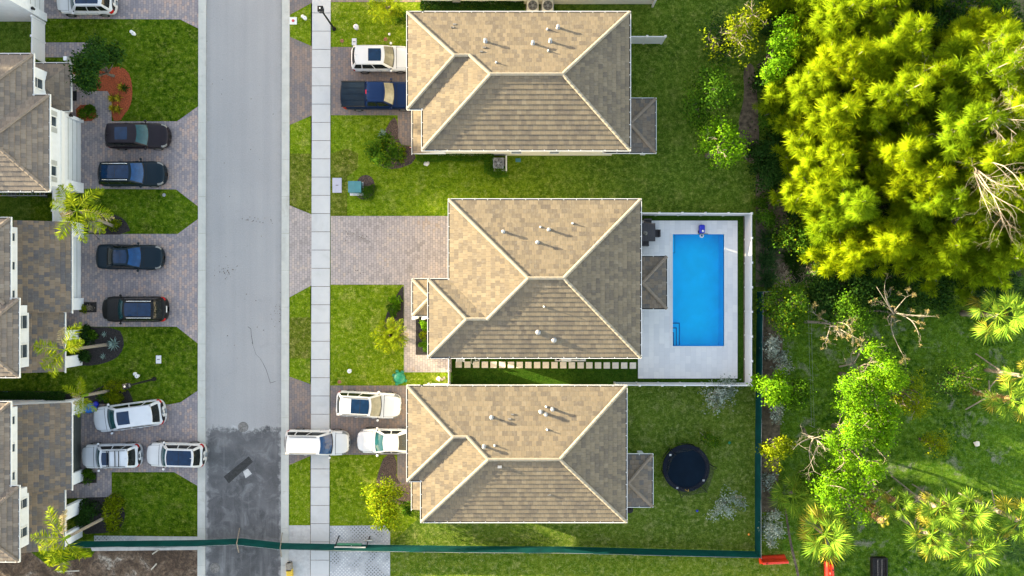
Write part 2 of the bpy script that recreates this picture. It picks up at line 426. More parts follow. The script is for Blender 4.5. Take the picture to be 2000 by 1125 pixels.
M['pad'] = simple('dark_blue_pad', (.005,.008,.018), .6, .2, 3, spec=.15)
M['timber'] = simple('weathered_timber', (.21,.18,.14), .8, .25, 8)
M['palewood'] = simple('bleached_wood', (.40,.36,.30), .8, .15, 6)
M['red_plastic'] = simple('red_plastic', (.62,.035,.012), .4, .1, 3)
M['teal'] = simple('teal_paint', (.045,.165,.185), .5, .08, 3)
M['turtle'] = simple('green_plastic', (.004,.17,.085), .5, .1, 3)
M['blue'] = simple('blue_plastic', (.008,.02,.42), .4, .1, 3)
M['sky_blue'] = simple('bright_blue_plastic', (.012,.15,.50), .4, .25, 6)
M['yellow'] = simple('yellow_plastic', (.55,.36,.02), .5, .15, 4)
M['red'] = simple('red_lid', (.42,.03,.03), .5, .1)
M['orange'] = simple('orange_plastic', (.70,.26,.03), .5, .1)
M['lid'] = concrete('utility_lid', (.50,.49,.50), (.58,.57,.58), (.4,.39,.38), .2, 5)
M['purple_lid'] = concrete('lilac_grey_lid', (.36,.35,.42), (.42,.41,.48), (.3,.3,.34), .2, 5)
M['rust'] = simple('rusty_lid', (.24,.10,.05), .9, .3, 8)
M['iron'] = simple('cast_iron', (.15,.14,.13), .75, .35, 6)
M['pink'] = simple('pink_cloth', (.70,.28,.36), .8, .3, 9)
# foliage
M['pine'] = leafmat('she_oak_needles', (.18,.28,.003), (.30,.40,.003), (.44,.48,.005), .50, clump=.35, each=((.12,.24,.006), (.26,.40,.010)))
M['bright'] = leafmat('bright_leaf', (0.0819,0.2184,0.0055), (0.1456,0.3185,0.0055), (0.2275,0.3822,0.0091), .38)
M['yellowgreen'] = leafmat('yellow_green_leaf', (0.1142,0.1747,0.0027), (0.2016,0.2621,0.0040), (0.2890,0.3091,0.0067), .35)
M['green'] = leafmat('mid_green_leaf', (0.0336,0.0960,0.0060), (0.0624,0.1500,0.0072), (0.1080,0.2040,0.0096), .32)
M['deep'] = leafmat('deep_green_leaf', (0.0138,0.0483,0.0080), (0.0276,0.0782,0.0115), (0.0517,0.1092,0.0161), .28)
M['silver'] = leafmat('silver_leaf', (.17,.22,.17), (.29,.34,.28), (.43,.47,.41), .15)
M['palm'] = leafmat('palm_leaflet', (0.1215,0.2025,0.0054), (0.2295,0.2903,0.0054), (0.3645,0.3780,0.0081), .35)
M['palm_dry'] = leafmat('dry_palm_leaflet', (0.2800,0.2310,0.1050), (0.4200,0.3500,0.1820), (0.5600,0.4620,0.2800), .25)
M['sabal'] = leafmat('fan_palm_leaf', (0.0938,0.2063,0.0187), (0.1688,0.2906,0.0225), (0.3000,0.4031,0.0375), .35)
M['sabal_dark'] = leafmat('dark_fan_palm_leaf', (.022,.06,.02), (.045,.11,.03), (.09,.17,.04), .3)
M['sabal_dry'] = leafmat('yellowed_fan_leaf', (0.2210,0.2210,0.0156), (0.2990,0.2730,0.0260), (0.3510,0.2990,0.0650), .3)
M['croton'] = leafmat('croton_leaf', (.05,.10,.01), (.42,.33,.02), (.55,.42,.03), .25)
M['agave'] = leafmat('agave_leaf', (.16,.24,.22), (.22,.32,.29), (.30,.40,.36), .1)
M['twig'] = leafmat('bare_twig', (.22,.18,.14), (.30,.25,.19), (.38,.32,.25), .1)
M['airplant'] = leafmat('air_plant', (.18,.15,.055), (.26,.21,.085), (.33,.27,.12), .2)
M['bark'] = barkmat('grey_bark', (.07,.058,.048), (.15,.13,.108))
M['palebark'] = barkmat('bleached_bark', (.15,.13,.10), (.28,.25,.205))
M['palmtrunk'] = ringed('ringed_palm_trunk', (.12,.10,.08), (.24,.21,.17))
M['boots'] = ringed('fibrous_palm_trunk', (.11,.065,.02), (.23,.145,.05))
# ================================================================== ground
def ground():
    mb = MB(); mb.add([(-300,-300,0),(300,-300,0),(300,300,0),(-300,300,0)], [(0,1,2,3)])
    # pool opening is cut below: the ground is four strips round the pool basin
    a, b = W(1300, 690), W(1430, 445)
    mb = MB()
    mb.add([(-300,-300,0),(300,-300,0),(300,a.y,0),(-300,a.y,0)], [(0,1,2,3)])
    mb.add([(-300,b.y,0),(300,b.y,0),(300,300,0),(-300,300,0)], [(0,1,2,3)])
    mb.add([(-300,a.y,0),(a.x,a.y,0),(a.x,b.y,0),(-300,b.y,0)], [(0,1,2,3)])
    mb.add([(b.x,a.y,0),(300,a.y,0),(300,b.y,0),(b.x,b.y,0)], [(0,1,2,3)])
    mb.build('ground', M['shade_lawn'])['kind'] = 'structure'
ground()
# street with its two asphalt ages
sheet('street', [(402,-2000),(552,-2000),(548,3000),(400,3000)], .004, M['asphalt'])
sheet('road_patch', [(437,931),(486,891),(494,902),(447,944)], .013, simple('fresh_asphalt', (.022,.022,.022), .85, .3, 6))
sheet('road_marking', [(475,921),(484,915),(492,925),(480,934)], .017, M['sand'])
# valley gutters on both sides
def gutter(name, xa, xb):
    sec = 140
    for i in range(1):
        mb = MB()
        y = -1200
        while y < 2300:
            y2 = y + 72
            def X(px, yy): return W(px, yy).x
            k0 = (y-562)/1125.0
            sh = lambda yy: -2.0 * (yy-0)/1125.0
            a0, b0 = W(xa + sh(y), y), W(xb + sh(y), y); a1, b1 = W(xa + sh(y2), y2 - .35), W(xb + sh(y2), y2 - .35)
            m0, m1 = a0.lerp(b0, .5), a1.lerp(b1, .5)
            z = Vector((0,0,1))
            mb.add([a0+z*.045, m0+z*.018, b0+z*.045, a1+z*.045, m1+z*.018, b1+z*.045, a0, b0, a1, b1],
                   [(0,3,4,1), (1,4,5,2), (0,6,8,3), (2,5,9,7), (0,1,2,7,6), (3,8,9,5,4)])
            y = y2
        mb.build(name, M['kerb'])['kind'] = 'structure'
gutter('gutter', 388, 403); gutter('gutter', 551, 566)
# sidewalk of separate slabs
mb = MB(); y = -900
while y < 2000:
    y2 = y + 35.6; sh = lambda yy: -3.0 * yy / 1125.0
    a, b, c, d = (W(610+sh(y), y+.5), W(646+sh(y), y+.5), W(646+sh(y2), y2-.5), W(610+sh(y2), y2-.5))
    mb.prism([(p.x, p.y) for p in (a,b,c,d)], 0, .05 + random.uniform(-.004, .004)); y = y2
mb.build('sidewalk', M['sidewalk'])['kind'] = 'structure'
sheet('sidewalk_base', [(609,-900),(647,-900),(642,2000),(604,2000)], .006, M['soil'])

L = M['lawn']; SL = M['shade_lawn']
# left side: lawns and paved drives
def lawn(pts, m): sheet('lawn', pts, .005, m)
def drive(pts, m): sheet('driveway', pts, .014, m)
PL = M['pav_left']; PR = M['pav_right']
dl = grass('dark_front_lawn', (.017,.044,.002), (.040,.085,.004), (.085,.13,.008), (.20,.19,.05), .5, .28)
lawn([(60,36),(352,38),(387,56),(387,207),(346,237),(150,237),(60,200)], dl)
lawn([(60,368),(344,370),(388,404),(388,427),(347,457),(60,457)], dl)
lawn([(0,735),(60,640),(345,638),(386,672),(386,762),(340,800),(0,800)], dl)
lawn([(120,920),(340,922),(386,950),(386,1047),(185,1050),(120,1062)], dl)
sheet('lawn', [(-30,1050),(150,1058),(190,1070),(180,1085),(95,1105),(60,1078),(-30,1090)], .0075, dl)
sheet('dirt', [(-400,1076),(388,1072),(388,1900),(-400,1900)], .004, M['dirt'])
drive([(-300,-300),(388,-300),(388,56),(352,38),(60,36),(60,20),(-300,20)], PL)
drive([(130,150),(165,178),(218,178),(218,237),(346,237),(388,207),(388,404),(344,370),(100,368),(100,200)], PL)
sheet('path', [(60,83),(192,83),(192,112),(60,112)], .012, PL)
drive([(100,457),(347,457),(388,427),(388,672),(345,638),(100,638)], PL)
drive([(100,788),(330,790),(352,786),(388,762),(388,950),(340,922),(218,922),(218,973),(100,973)], PL)
# verge between street and sidewalk
def verge(kind, pts): sheet('driveway' if kind else 'lawn', pts, .014 if kind else .006, PR if kind == 1 else (M['pav_mid'] if kind == 2 else M['dry_lawn'] if kind == -1 else L))
verge(1, [(566,-500),(611,-500),(610,5),(566,29)])
verge(0, [(566,28),(610,4),(610,91),(566,72)])
verge(1, [(566,72),(610,91),(610,225),(566,244)])
verge(0, [(566,243),(609,224),(609,300),(566,300)]); verge(-1, [(566,300),(609,300),(609,419),(565,401)])
verge(2, [(565,400),(609,419),(609,557),(565,581)])
verge(0, [(565,580),(609,557),(609,620),(565,620)]); verge(-1, [(565,620),(609,620),(608,700),(565,700)]); verge(0, [(565,700),(608,700),(607,750),(564,736)])
verge(1, [(564,735),(608,751),(607,890),(563,909)])
verge(0, [(563,906),(607,888),(606,1027),(563,1027)])
sheet('gravel', [(563,1026),(606,1026),(605,1900),(563,1900)], .012, M['sand'])
# right side front yards
lawn([(645,3),(1000,3),(1000,93),(645,93)], L)
sheet('driveway', [(646,-500),(1000,-500),(1000,4),(646,4)], .014, PR)
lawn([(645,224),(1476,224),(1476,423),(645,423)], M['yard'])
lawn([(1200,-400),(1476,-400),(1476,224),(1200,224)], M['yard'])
SLN = grass('south_lawn', (.040,.080,.008), (.070,.118,.012), (.112,.155,.022), (.25,.24,.10), .7)
lawn([(1200,752),(1476,752),(1476,990),(1200,990)], SLN)
sheet('lawn', [(646,300),(678,290),(700,300),(698,330),(678,345),(678,422),(646,422)], .0085, M['dry_lawn'])
drive([(646,92),(840,92),(840,262),(806,285),(777,282),(777,225),(646,225)], PR)
drive([(646,422),(900,422),(900,700),(882,700),(882,727),(789,727),(789,556),(646,556)], M['pav_mid'])
lawn([(645,555),(800,555),(800,725),(880,727),(880,754),(645,754)], L)
drive([(645,753),(840,753),(840,946),(776,946),(776,888),(645,888)], PR)
lawn([(644,887),(830,887),(830,1000),(763,1063),(644,1063)], L)
sheet('lawn', [(762,1000),(1100,985),(1480,985),(1480,1078),(762,1068)], .0045, SLN)
sheet('lawn', [(762,1066),(1480,1076),(1560,1076),(1600,1900),(762,1900)], .0055, grass('lower_lawn', (.05,.098,.007), (.085,.135,.010), (.13,.17,.020), (.26,.25,.10), .7))
sheet('gravel', [(644,1027),(752,1026),(762,1040),(762,1900),(644,1900)], .012, M['lattice'])
sheet('gravel', [(184,1046),(264,1047),(264,1060),(184,1058)], .012, M['lattice'])
sheet('gravel', [(264,1047),(387,1048),(387,1074),(180,1076),(175,1064),(264,1060)], .0105, M['sand'])
# planting beds
def bed(pts, m, it=2, z=.018): sheet('planting_bed', smooth_poly(pts, it), z, m)
bed([(136,134),(160,128),(205,138),(230,128),(250,138),(258,160),(259,188),(254,210),(240,228),(236,236),(218,236),(218,178),(188,178),(160,158),(138,150)], M['red_mulch'], 1)
bed([(148,205),(186,205),(189,236),(150,237)], M['red_mulch'], 1)
bed([(163,420),(215,416),(245,428),(258,458),(164,458)], M['mulch'], 1)
sheet('paving_pad', [(173,432),(197,432),(198,455),(173,455)], .022, M['pav_right'])
bed([(155,590),(189,590),(189,610),(155,610)], M['mulch'], 0)
bed([(150,639),(232,639),(244,668),(236,692),(218,705),(185,714),(150,714)], M['mulch'], 1)
bed([(150,788),(165,775),(200,752),(240,746),(256,770),(262,790)], M['mulch'], 1)
bed([(-40,763),(140,765),(140,783),(-40,780)], M['mulch'], 0)
bed([(150,925),(189,922),(189,943),(150,945)], M['mulch'], 0)
bed([(150,972),(228,970),(246,998),(240,1028),(218,1040),(150,1044)], M['mulch'], 1)
bed([(768,226),(778,240),(778,283),(806,286),(814,316),(772,332),(742,326),(730,300),(744,270)], M['bark_mulch'], 1)
bed([(786,558),(789,562),(788,680),(776,672),(750,655),(752,618),(768,588)], M['mulch'], 1)
bed([(812,617),(840,617),(840,693),(812,693)], M['mulch'], 0)
bed([(752,888),(775,888),(775,946),(806,946),(806,980),(770,988),(740,976),(733,950),(740,918)], M['bark_mulch'], 1)
bed([(700,345),(722,340),(734,360),(728,385),(705,392),(690,375)], M['bark_mulch'], 2)
# back yards
sheet('soil', smooth_poly([(1450,130),(1474,120),(1480,200),(1484,300),(1470,325),(1446,300),(1440,240),(1455,190)], 2), .0078, M['soil'])
sheet('soil', [(1476,300),(1540,300),(1545,560),(1476,560)], .0082, M['soil'])
sheet('soil', [(1489,570),(1530,570),(1528,700),(1518,1000),(1486,1000)], .0034, M['soil'])
sheet('meadow', [(1528,560),(1600,540),(3000,540),(3000,2600),(1620,2600),(1528,1076)], .0025, M['wild'])
sheet('forest_floor', [(1540,-900),(3000,-900),(3000,545),(1540,560)], .0022, simple('leaf_litter', (.016,.022,.008), .95, .5, 2, bump=1))
sheet('turf', [(1244,417),(1456,417),(1456,752),(1244,752)], .0052, M['turf']) if False else None
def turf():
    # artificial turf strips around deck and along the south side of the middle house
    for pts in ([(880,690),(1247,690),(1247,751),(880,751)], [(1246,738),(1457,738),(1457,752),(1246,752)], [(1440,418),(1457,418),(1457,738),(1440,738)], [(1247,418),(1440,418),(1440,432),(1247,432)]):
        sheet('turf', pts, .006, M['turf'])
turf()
sheet('soil', [(1452,424),(1457,424),(1457,752),(1452,752)], .009, M['soil'])
sheet('soil', smooth_poly([(1531,985),(1534,985),(1546,1060),(1562,1125),(1585,1250),(1580,1250),(1557,1125),(1541,1060)], 1), .0075, M['soil'])
# pool deck: four slabs round the basin
PX = (1313.5, 1414.0, 457.5, 676.0)
def deckslab(a, b, c, d): 
    p, q = W(a, d), W(b, c); mb = MB(); mb.box(p.x, p.y, -.2, q.x, q.y, .06); mb.build('pool_deck', M['deck'])['kind'] = 'structure'
deckslab(1246, PX[0]-2, 431, 739); deckslab(PX[1]+2, 1440, 431, 739); deckslab(PX[0]-2, PX[1]+2, 431, PX[2]-2); deckslab(PX[0]-2, PX[1]+2, PX[3]+2, 739)
pl = thing('swimming_pool', 'rectangular blue swimming pool with corner steps set in a white paved deck', 'pool', W((PX[0]+PX[1])/2, (PX[2]+PX[3])/2))
o = pl.location.copy()
p, q = W(PX[0], PX[3]), W(PX[1], PX[2]); D = 1.5
mb = MB(); mb.add([(p.x,p.y,-D),(q.x,p.y,-D),(q.x,q.y,-D),(p.x,q.y,-D),(p.x,p.y,.04),(q.x,p.y,.04),(q.x,q.y,.04),(p.x,q.y,.04)], [(0,1,2,3),(0,4,5,1),(1,5,6,2),(2,6,7,3),(3,7,4,0)])
mb.build('basin', M['plaster'], pl, o)
mb = MB(); w = .08
for (a, b, c, d) in ((p.x-w, p.y-w, q.x+w, p.y), (p.x-w, q.y, q.x+w, q.y+w), (p.x-w, p.y, p.x, q.y), (q.x, p.y, q.x+w, q.y)): mb.box(a, b, -.1, c, d, .075)
mb.build('coping', M['trim'], pl, o)
mb = MB(); mb.add([(p.x,p.y,-.09),(q.x,p.y,-.09),(q.x,q.y,-.09),(p.x,q.y,-.09)], [(0,1,2,3)]); mb.build('water', M['water'], pl, o)
for i, (dx, dy) in enumerate(((.78,1.78),(.48,1.42),(.20,1.06))):
    z = -.95 + i * .28
    mb = MB(); mb.box(p.x+.003, p.y+.003, -D+.01, p.x+dx, p.y+dy, z); st = mb.build('step', M['plaster'], pl, o)
    mb = MB(); e = .07
    mb.box(p.x+.003, p.y+dy-e, z+.004, p.x+dx, p.y+dy, z+.02); mb.box(p.x+dx-e, p.y+.003, z+.004, p.x+dx, p.y+dy-e, z+.02); mb.build('step_edge', M['pooltile'], st, o)
mb = MB(); mb.box(p.x+.003, q.y-1.45, -D+.01, p.x+.3, q.y-.003, -.5); st = mb.build('bench', M['plaster'], pl, o)
mb = MB(); mb.box(p.x+.27, q.y-1.45, -.496, p.x+.3, q.y-.003, -.48); mb.box(p.x+.003, q.y-1.45, -.496, p.x+.27, q.y-1.42, -.48); mb.build('step_edge', M['pooltile'], st, o)

# stepping stones
for i in range(21):
    c = W(896 + 17.0 * i, 712 + i * .1); s = .245
    mb = MB(); mb.box(-s,-s,-.02,s,s,.045)
    if i == 0: st0 = mb.build('stepping_stone', M['stone'], None, bevel=.008); st = st0
    else: st = st0.copy(); col.objects.link(st)
    st.location = c
    tag(st, 'square beige stepping stone in the row on dark turf beside the middle house', 'paving stone', 'row of square stepping stones')

# ================================================================== roofs and houses
PITCH = .345
def hip_faces(r):
    X0, Y0, X1, Y1 = r; w, d = X1-X0, Y1-Y0; Xc, Yc = (X0+X1)/2, (Y0+Y1)/2
    if w >= d: h = d/2; A, B = (X0+h, Yc), (X1-h, Yc); polys = {'S': [(X0,Y0),(X1,Y0),B,A], 'N': [(X1,Y1),(X0,Y1),A,B], 'W': [(X0,Y1),(X0,Y0),A], 'E': [(X1,Y0),(X1,Y1),B]}
    else: h = w/2; A, B = (Xc, Y0+h), (Xc, Y1-h); polys = {'S': [(X0,Y0),(X1,Y0),A], 'N': [(X1,Y1),(X0,Y1),B], 'W': [(X0,Y1),(X0,Y0),A,B], 'E': [(X1,Y0),(X1,Y1),B,A]}
    dist = {'S': (0,1,-Y0), 'N': (0,-1,Y1), 'W': (1,0,-X0), 'E': (-1,0,X1)}
    lines = [(A, B)] + ([((X0,Y0),A),((X0,Y1),A),((X1,Y0),B),((X1,Y1),B)] if w >= d else [((X0,Y0),A),((X1,Y0),A),((X0,Y1),B),((X1,Y1),B)])
    return polys, dist, lines
def clip(poly, a, b, c):
    out = []
    for i in range(len(poly)):
        P, Q = poly[i], poly[(i+1) % len(poly)]
        p, q = a*P[0]+b*P[1]+c, a*Q[0]+b*Q[1]+c
        if p >= -1e-9: out.append(P)
        if (p > 1e-9 and q < -1e-9) or (p < -1e-9 and q > 1e-9):
            t = p/(p-q); out.append((P[0]+(Q[0]-P[0])*t, P[1]+(Q[1]-P[1])*t))
    return out
def area(p): return abs(sum(p[i][0]*p[(i+1)%len(p)][1]-p[(i+1)%len(p)][0]*p[i][1] for i in range(len(p))))/2 if len(p) > 2 else 0
class Roof:
    def __init__(s, rects, he, pitch=PITCH):
        s.rects, s.he, s.pitch = rects, he, pitch
        s.F = [hip_faces(r) for r in rects]
    def h(s, j, x, y):
        X0, Y0, X1, Y1 = s.rects[j]; return min(x-X0, X1-x, y-Y0, Y1-y)
    def z(s, x, y): return s.he + s.pitch * max(s.h(j, x, y) for j in range(len(s.rects)))
    def on(s, px, py, lift=0):
        z = s.he + .5
        for _ in range(12):
            p = W(px, py, z); z = s.z(p.x, p.y) + lift
        return Vector((p.x, p.y, s.z(p.x, p.y)))
    def build(s, parent, off, tilem, capm, name='roof', caps=True, gut=True, courses=.345, thick=.043):
        cth = 1 / math.sqrt(1 + s.pitch**2); cp = courses * cth
        mb = MB()
        for i, (polys, dist, lines) in enumerate(s.F):
            for k, poly in polys.items():
                a, b, c = dist[k]; pieces = [poly]
                for j, (_, dj, _) in enumerate(s.F):
                    if j == i: continue
                    new = []
                    for rest in pieces:
                        for kk, (a2, b2, c2) in dj.items():
                            eps = -1e-4 if j < i else 1e-4
                            A_, B_, C_ = a2-a, b2-b, c2-c-eps
                            if abs(A_) + abs(B_) < 1e-9:
                                if C_ >= 0: continue
                                new.append(rest); rest = []; break
                            neg = clip(rest, -A_, -B_, -C_)
                            if area(neg) > 1e-3: new.append(neg)
                            rest = clip(rest, A_, B_, C_)
                            if area(rest) < 1e-3: rest = []; break
                    pieces = new
                # tangent along the eave
                tx, ty = (-b, a)
                for pc in pieces:
                    ds = [a*x+b*y+c for x, y in pc]
                    for n in range(int(math.floor(min(ds)/cp + 1e-6)), int(math.ceil(max(ds)/cp - 1e-6))):
                        q = clip(clip(pc, a, b, c - n*cp), -a, -b, (n+1)*cp - c)
                        if area(q) < 2e-4: continue
                        vs, uv = [], []
                        for x, y in q:
                            d = a*x+b*y+c; fr = (d - n*cp)/cp
                            vs.append((x, y, s.he + s.pitch*d + thick*(1-fr))); uv.append((tx*x+ty*y + 40 + 7*i, (d/cth) + .0 if fr < .999 else (n+.999)*courses))
                        # keep v inside this course
                        uv = [(u, min(max(v, (n+.002)*courses), (n+.998)*courses)) for u, v in uv]
                        sa = sum(q[m][0]*q[(m+1)%len(q)][1]-q[(m+1)%len(q)][0]*q[m][1] for m in range(len(q)))
                        f = tuple(range(len(q))); 
                        if sa < 0: f = f[::-1]; uv = uv[::-1]
                        mb.add(vs, [f], [uv])
                        for m in range(len(q)):
                            P, Q = q[m], q[(m+1) % len(q)]
                            dp, dq = a*P[0]+b*P[1]+c, a*Q[0]+b*Q[1]+c
                            if abs(dp-n*cp) < 1e-5 and abs(dq-n*cp) < 1e-5:
                                zb = s.he + s.pitch*n*cp - (.0 if n else .02)
                                u0, u1 = tx*P[0]+ty*P[1]+40+7*i, tx*Q[0]+ty*Q[1]+40+7*i; vv = (n+.01)*courses
                                mb.add([(P[0],P[1],zb),(Q[0],Q[1],zb),(Q[0],Q[1],zb+thick+(.0 if n else .02)),(P[0],P[1],zb+thick+(.0 if n else .02))], [(0,1,2,3)], [[(u0,vv),(u1,vv),(u1,vv),(u0,vv)]])
        roof = mb.build(name, tilem, parent, off)
        # soffit: keeps light out of the attic
        mb = MB()
        for j, r in enumerate(s.rects): mb.add([(r[0],r[1],s.he-.03-.004*j),(r[2],r[1],s.he-.03-.004*j),(r[2],r[3],s.he-.03-.004*j),(r[0],r[3],s.he-.03-.004*j)], [(3,2,1,0)])
        mb.build('soffit', M['trim'], roof, off)
        if caps:
            for i, (_, _, lines) in enumerate(s.F):
                for P, Q in lines:
                    for p, q in s.vis(i, P, Q): s.cap(p, q, roof, off, capm)
        if gut:
            mb = MB(); 
            for i, r in enumerate(s.rects):
                X0, Y0, X1, Y1 = r
                for P, Q, n in (((X0,Y0),(X1,Y0),(0,-1)), ((X1,Y0),(X1,Y1),(1,0)), ((X1,Y1),(X0,Y1),(0,1)), ((X0,Y1),(X0,Y0),(-1,0))):
                    for p, q in s.edge(i, P, Q): s.gutter(mb, p, q, n)
            mb.build('rain_gutter', [M['trim'], M['dark']], roof, off)
        return roof
    def vis(s, i, P, Q, N=160):
        run, out = [], []
        for k in range(N+1):
            t = k/N; x, y = P[0]+(Q[0]-P[0])*t, P[1]+(Q[1]-P[1])*t; h = s.h(i, x, y)
            ok = all(s.h(j, x, y) <= h + 1e-4 for j in range(len(s.rects)) if j != i) and not any(abs(s.h(j, x, y)-h) < 1e-3 and (j < i or s.flat_at(j, x, y)) for j in range(len(s.rects)) if j != i)
            if ok: run.append((x, y))
            elif run: out.append(run); run = []
        if run: out.append(run)
        return [(r[0], r[-1]) for r in out if (Vector(r[0])-Vector(r[-1])).length > .3]
    def flat_at(s, j, x, y):
        X0, Y0, X1, Y1 = s.rects[j]; h = sorted((x-X0, X1-x, y-Y0, Y1-y)); return h[1]-h[0] > .05
    def edge(s, i, P, Q, N=200):
        run, out = [], []
        for k in range(N+1):
            t = k/N; x, y = P[0]+(Q[0]-P[0])*t, P[1]+(Q[1]-P[1])*t
            ok = all(s.h(j, x, y) < (-1e-3 if j < i else 1e-3) for j in range(len(s.rects)) if j != i)
            if ok: run.append((x, y))
            elif run: out.append(run); run = []
        if run: out.append(run)
        return [(r[0], r[-1]) for r in out if (Vector(r[0])-Vector(r[-1])).length > .2]
    def gutter(s, mb, p, q, n):
        n = Vector((*n, 0)); zt = s.he + .03
        P, Q = Vector((*p, 0)), Vector((*q, 0)); d = (Q-P).normalized()
        def slab(o0, o1, z0, z1, mi, a=P, b=Q):
            mb.cur = mi; c = [a+n*o0, b+n*o0, b+n*o1, a+n*o1]
            mb.add([v + Vector((0,0,z0)) for v in c] + [v + Vector((0,0,z1)) for v in c], [(0,1,2,3),(7,6,5,4),(0,4,5,1),(1,5,6,2),(2,6,7,3),(3,7,4,0)]); mb.cur = 0
        P2, Q2 = P - d*.11, Q + d*.11
        slab(.002, .085, zt-.12, zt-.095, 1)  # dark gutter floor: debris and shade both put into the colour
        slab(.085, .118, zt-.13, zt+.005, 0, P2, Q2)
        slab(-.02, -.002, zt-.20, zt-.045, 0)
        L_ = (Q-P).length; m = max(1, int(L_/.85))
        for k in range(m+1):
            c = P + d * (L_*k/m); slab(.0, .085, zt-.02, zt-.005, 0, c-d*.02, c+d*.02)
    def cap(s, p, q, parent, off, m):
        zp, zq = s.z(*p), s.z(*q)
        P, Q = Vector((*p, zp)), Vector((*q, zq))
        if zq < zp: P, Q = Q, P
        d = Q-P; L_ = d.length; d.normalize(); sd = d.cross(Vector((0,0,1))).normalized(); up = sd.cross(d).normalized()
        n = max(1, round(L_/.40)); mb = MB(); angs = [-80,-45,-15,15,45,80]
        for k in range(n):
            a = P + d*(L_*k/n - .03) ; b = P + d*(L_*(k+1)/n + .03)
            def ring(c, r, l): return [c + sd*(math.sin(R(t))*r*.74) + up*(math.cos(R(t))*r*.62 + l) for t in angs]
            mb.add(ring(a, .175, .055) + ring(b, .15, .025), [(j, j+1, j+7, j+6) for j in range(5)] + [(5,4,3,2,1,0)])
        mb.build('ridge_cap', m, parent, off, smooth=False)

def window(parent, off, face, plane, a0, a1, z0, z1, shutter=0):
    """window on a wall whose outward normal is E, W, N or S"""
    def bx(mb, u0, u1, zz0, zz1, d0, d1):
        if face in 'EW':
            sg = 1 if face == 'E' else -1; x = sorted((plane+sg*d0, plane+sg*d1)); mb.box(x[0], u0, zz0, x[1], u1, zz1)
        else:
            sg = 1 if face == 'N' else -1; y = sorted((plane+sg*d0, plane+sg*d1)); mb.box(u0, y[0], zz0, u1, y[1], zz1)
    t = .08; mb = MB()
    bx(mb, a0, a1, z0, z0+t, -.02, .07); bx(mb, a0, a1, z1-t, z1, -.02, .07); bx(mb, a0, a0+t, z0+t, z1-t, -.02, .07); bx(mb, a1-t, a1, z0+t, z1-t, -.02, .07)
    w = mb.build('window', M['trim'], parent, off)
    mb = MB(); bx(mb, a0+t, a1-t, z0+t, z1-t, -.02, .015); mb.build('pane', M['pane'], w, off)
    mb = MB(); bx(mb, a0+t, a1-t, (z0+z1)/2-.02, (z0+z1)/2+.02, .015, .035); mb.build('sash_bar', M['trim'], w, off)
    if shutter:
        for s in (0, 1):
            mb = MB(); u = (a0-shutter-.02, a0-.02) if s == 0 else (a1+.02, a1+.02+shutter)
            bx(mb, u[0], u[1], z0-.05, z1+.05, .0, .045); mb.build('shutter', M['shutter'], parent, off)
def wallbox(parent, off, x0, y0, x1, y1, z1, m=None, z0=-.1, name='wall'):
    mb = MB(); mb.box(x0, y0, z0, x1, y1, z1); return mb.build(name, m or M['stucco'], parent, off)
def rect(x0, y0, x1, y1, z):
    a, b = W(x0, y1, z), W(x1, y0, z); return (a.x, a.y, b.x, b.y)
def vent(parent, off, p, h=.52, w=.16, metal='steel'):
    """square roof vent stack with hooded cap"""
    mb = MB(); mb.lathe([(.075,-.1),(.075,h-.12)], 10, p)
    v = mb.build('vent_pipe', M[metal], parent, off, smooth=True)
    mb = MB(); mb.M = Matrix.Translation(p + Vector((0,0,h-.12))); mb.lathe([(.075,0),(.12,.02),(.12,.09),(.06,.14)], 10); mb.build('hood', M[metal], v, off)
    mb = MB(); mb.M = Matrix.Translation(p); mb.lathe([(.15,.03),(.13,.085),(.08,.12)], 10); mb.build('flashing', M[metal], v, off)
def pipe(parent, off, p, h=.30, r=.038):
    mb = MB(); mb.lathe([(r,-.1),(r,h)], 8, p); v = mb.build('plumbing_pipe', M['lid'], parent, off, smooth=True)
    mb = MB(); mb.lathe([(r*2.6,.02),(r*2.2,.09),(r*1.05,.13)], 8, p); mb.build('flashing', M['steel'], v, off)
def clipmark(parent, off, p, s=.16):
    mb = MB(); mb.box(p.x-s, p.y-.05, p.z, p.x+s, p.y+.05, p.z+.09); mb.build('roof_anchor', M['iron'], parent, off)

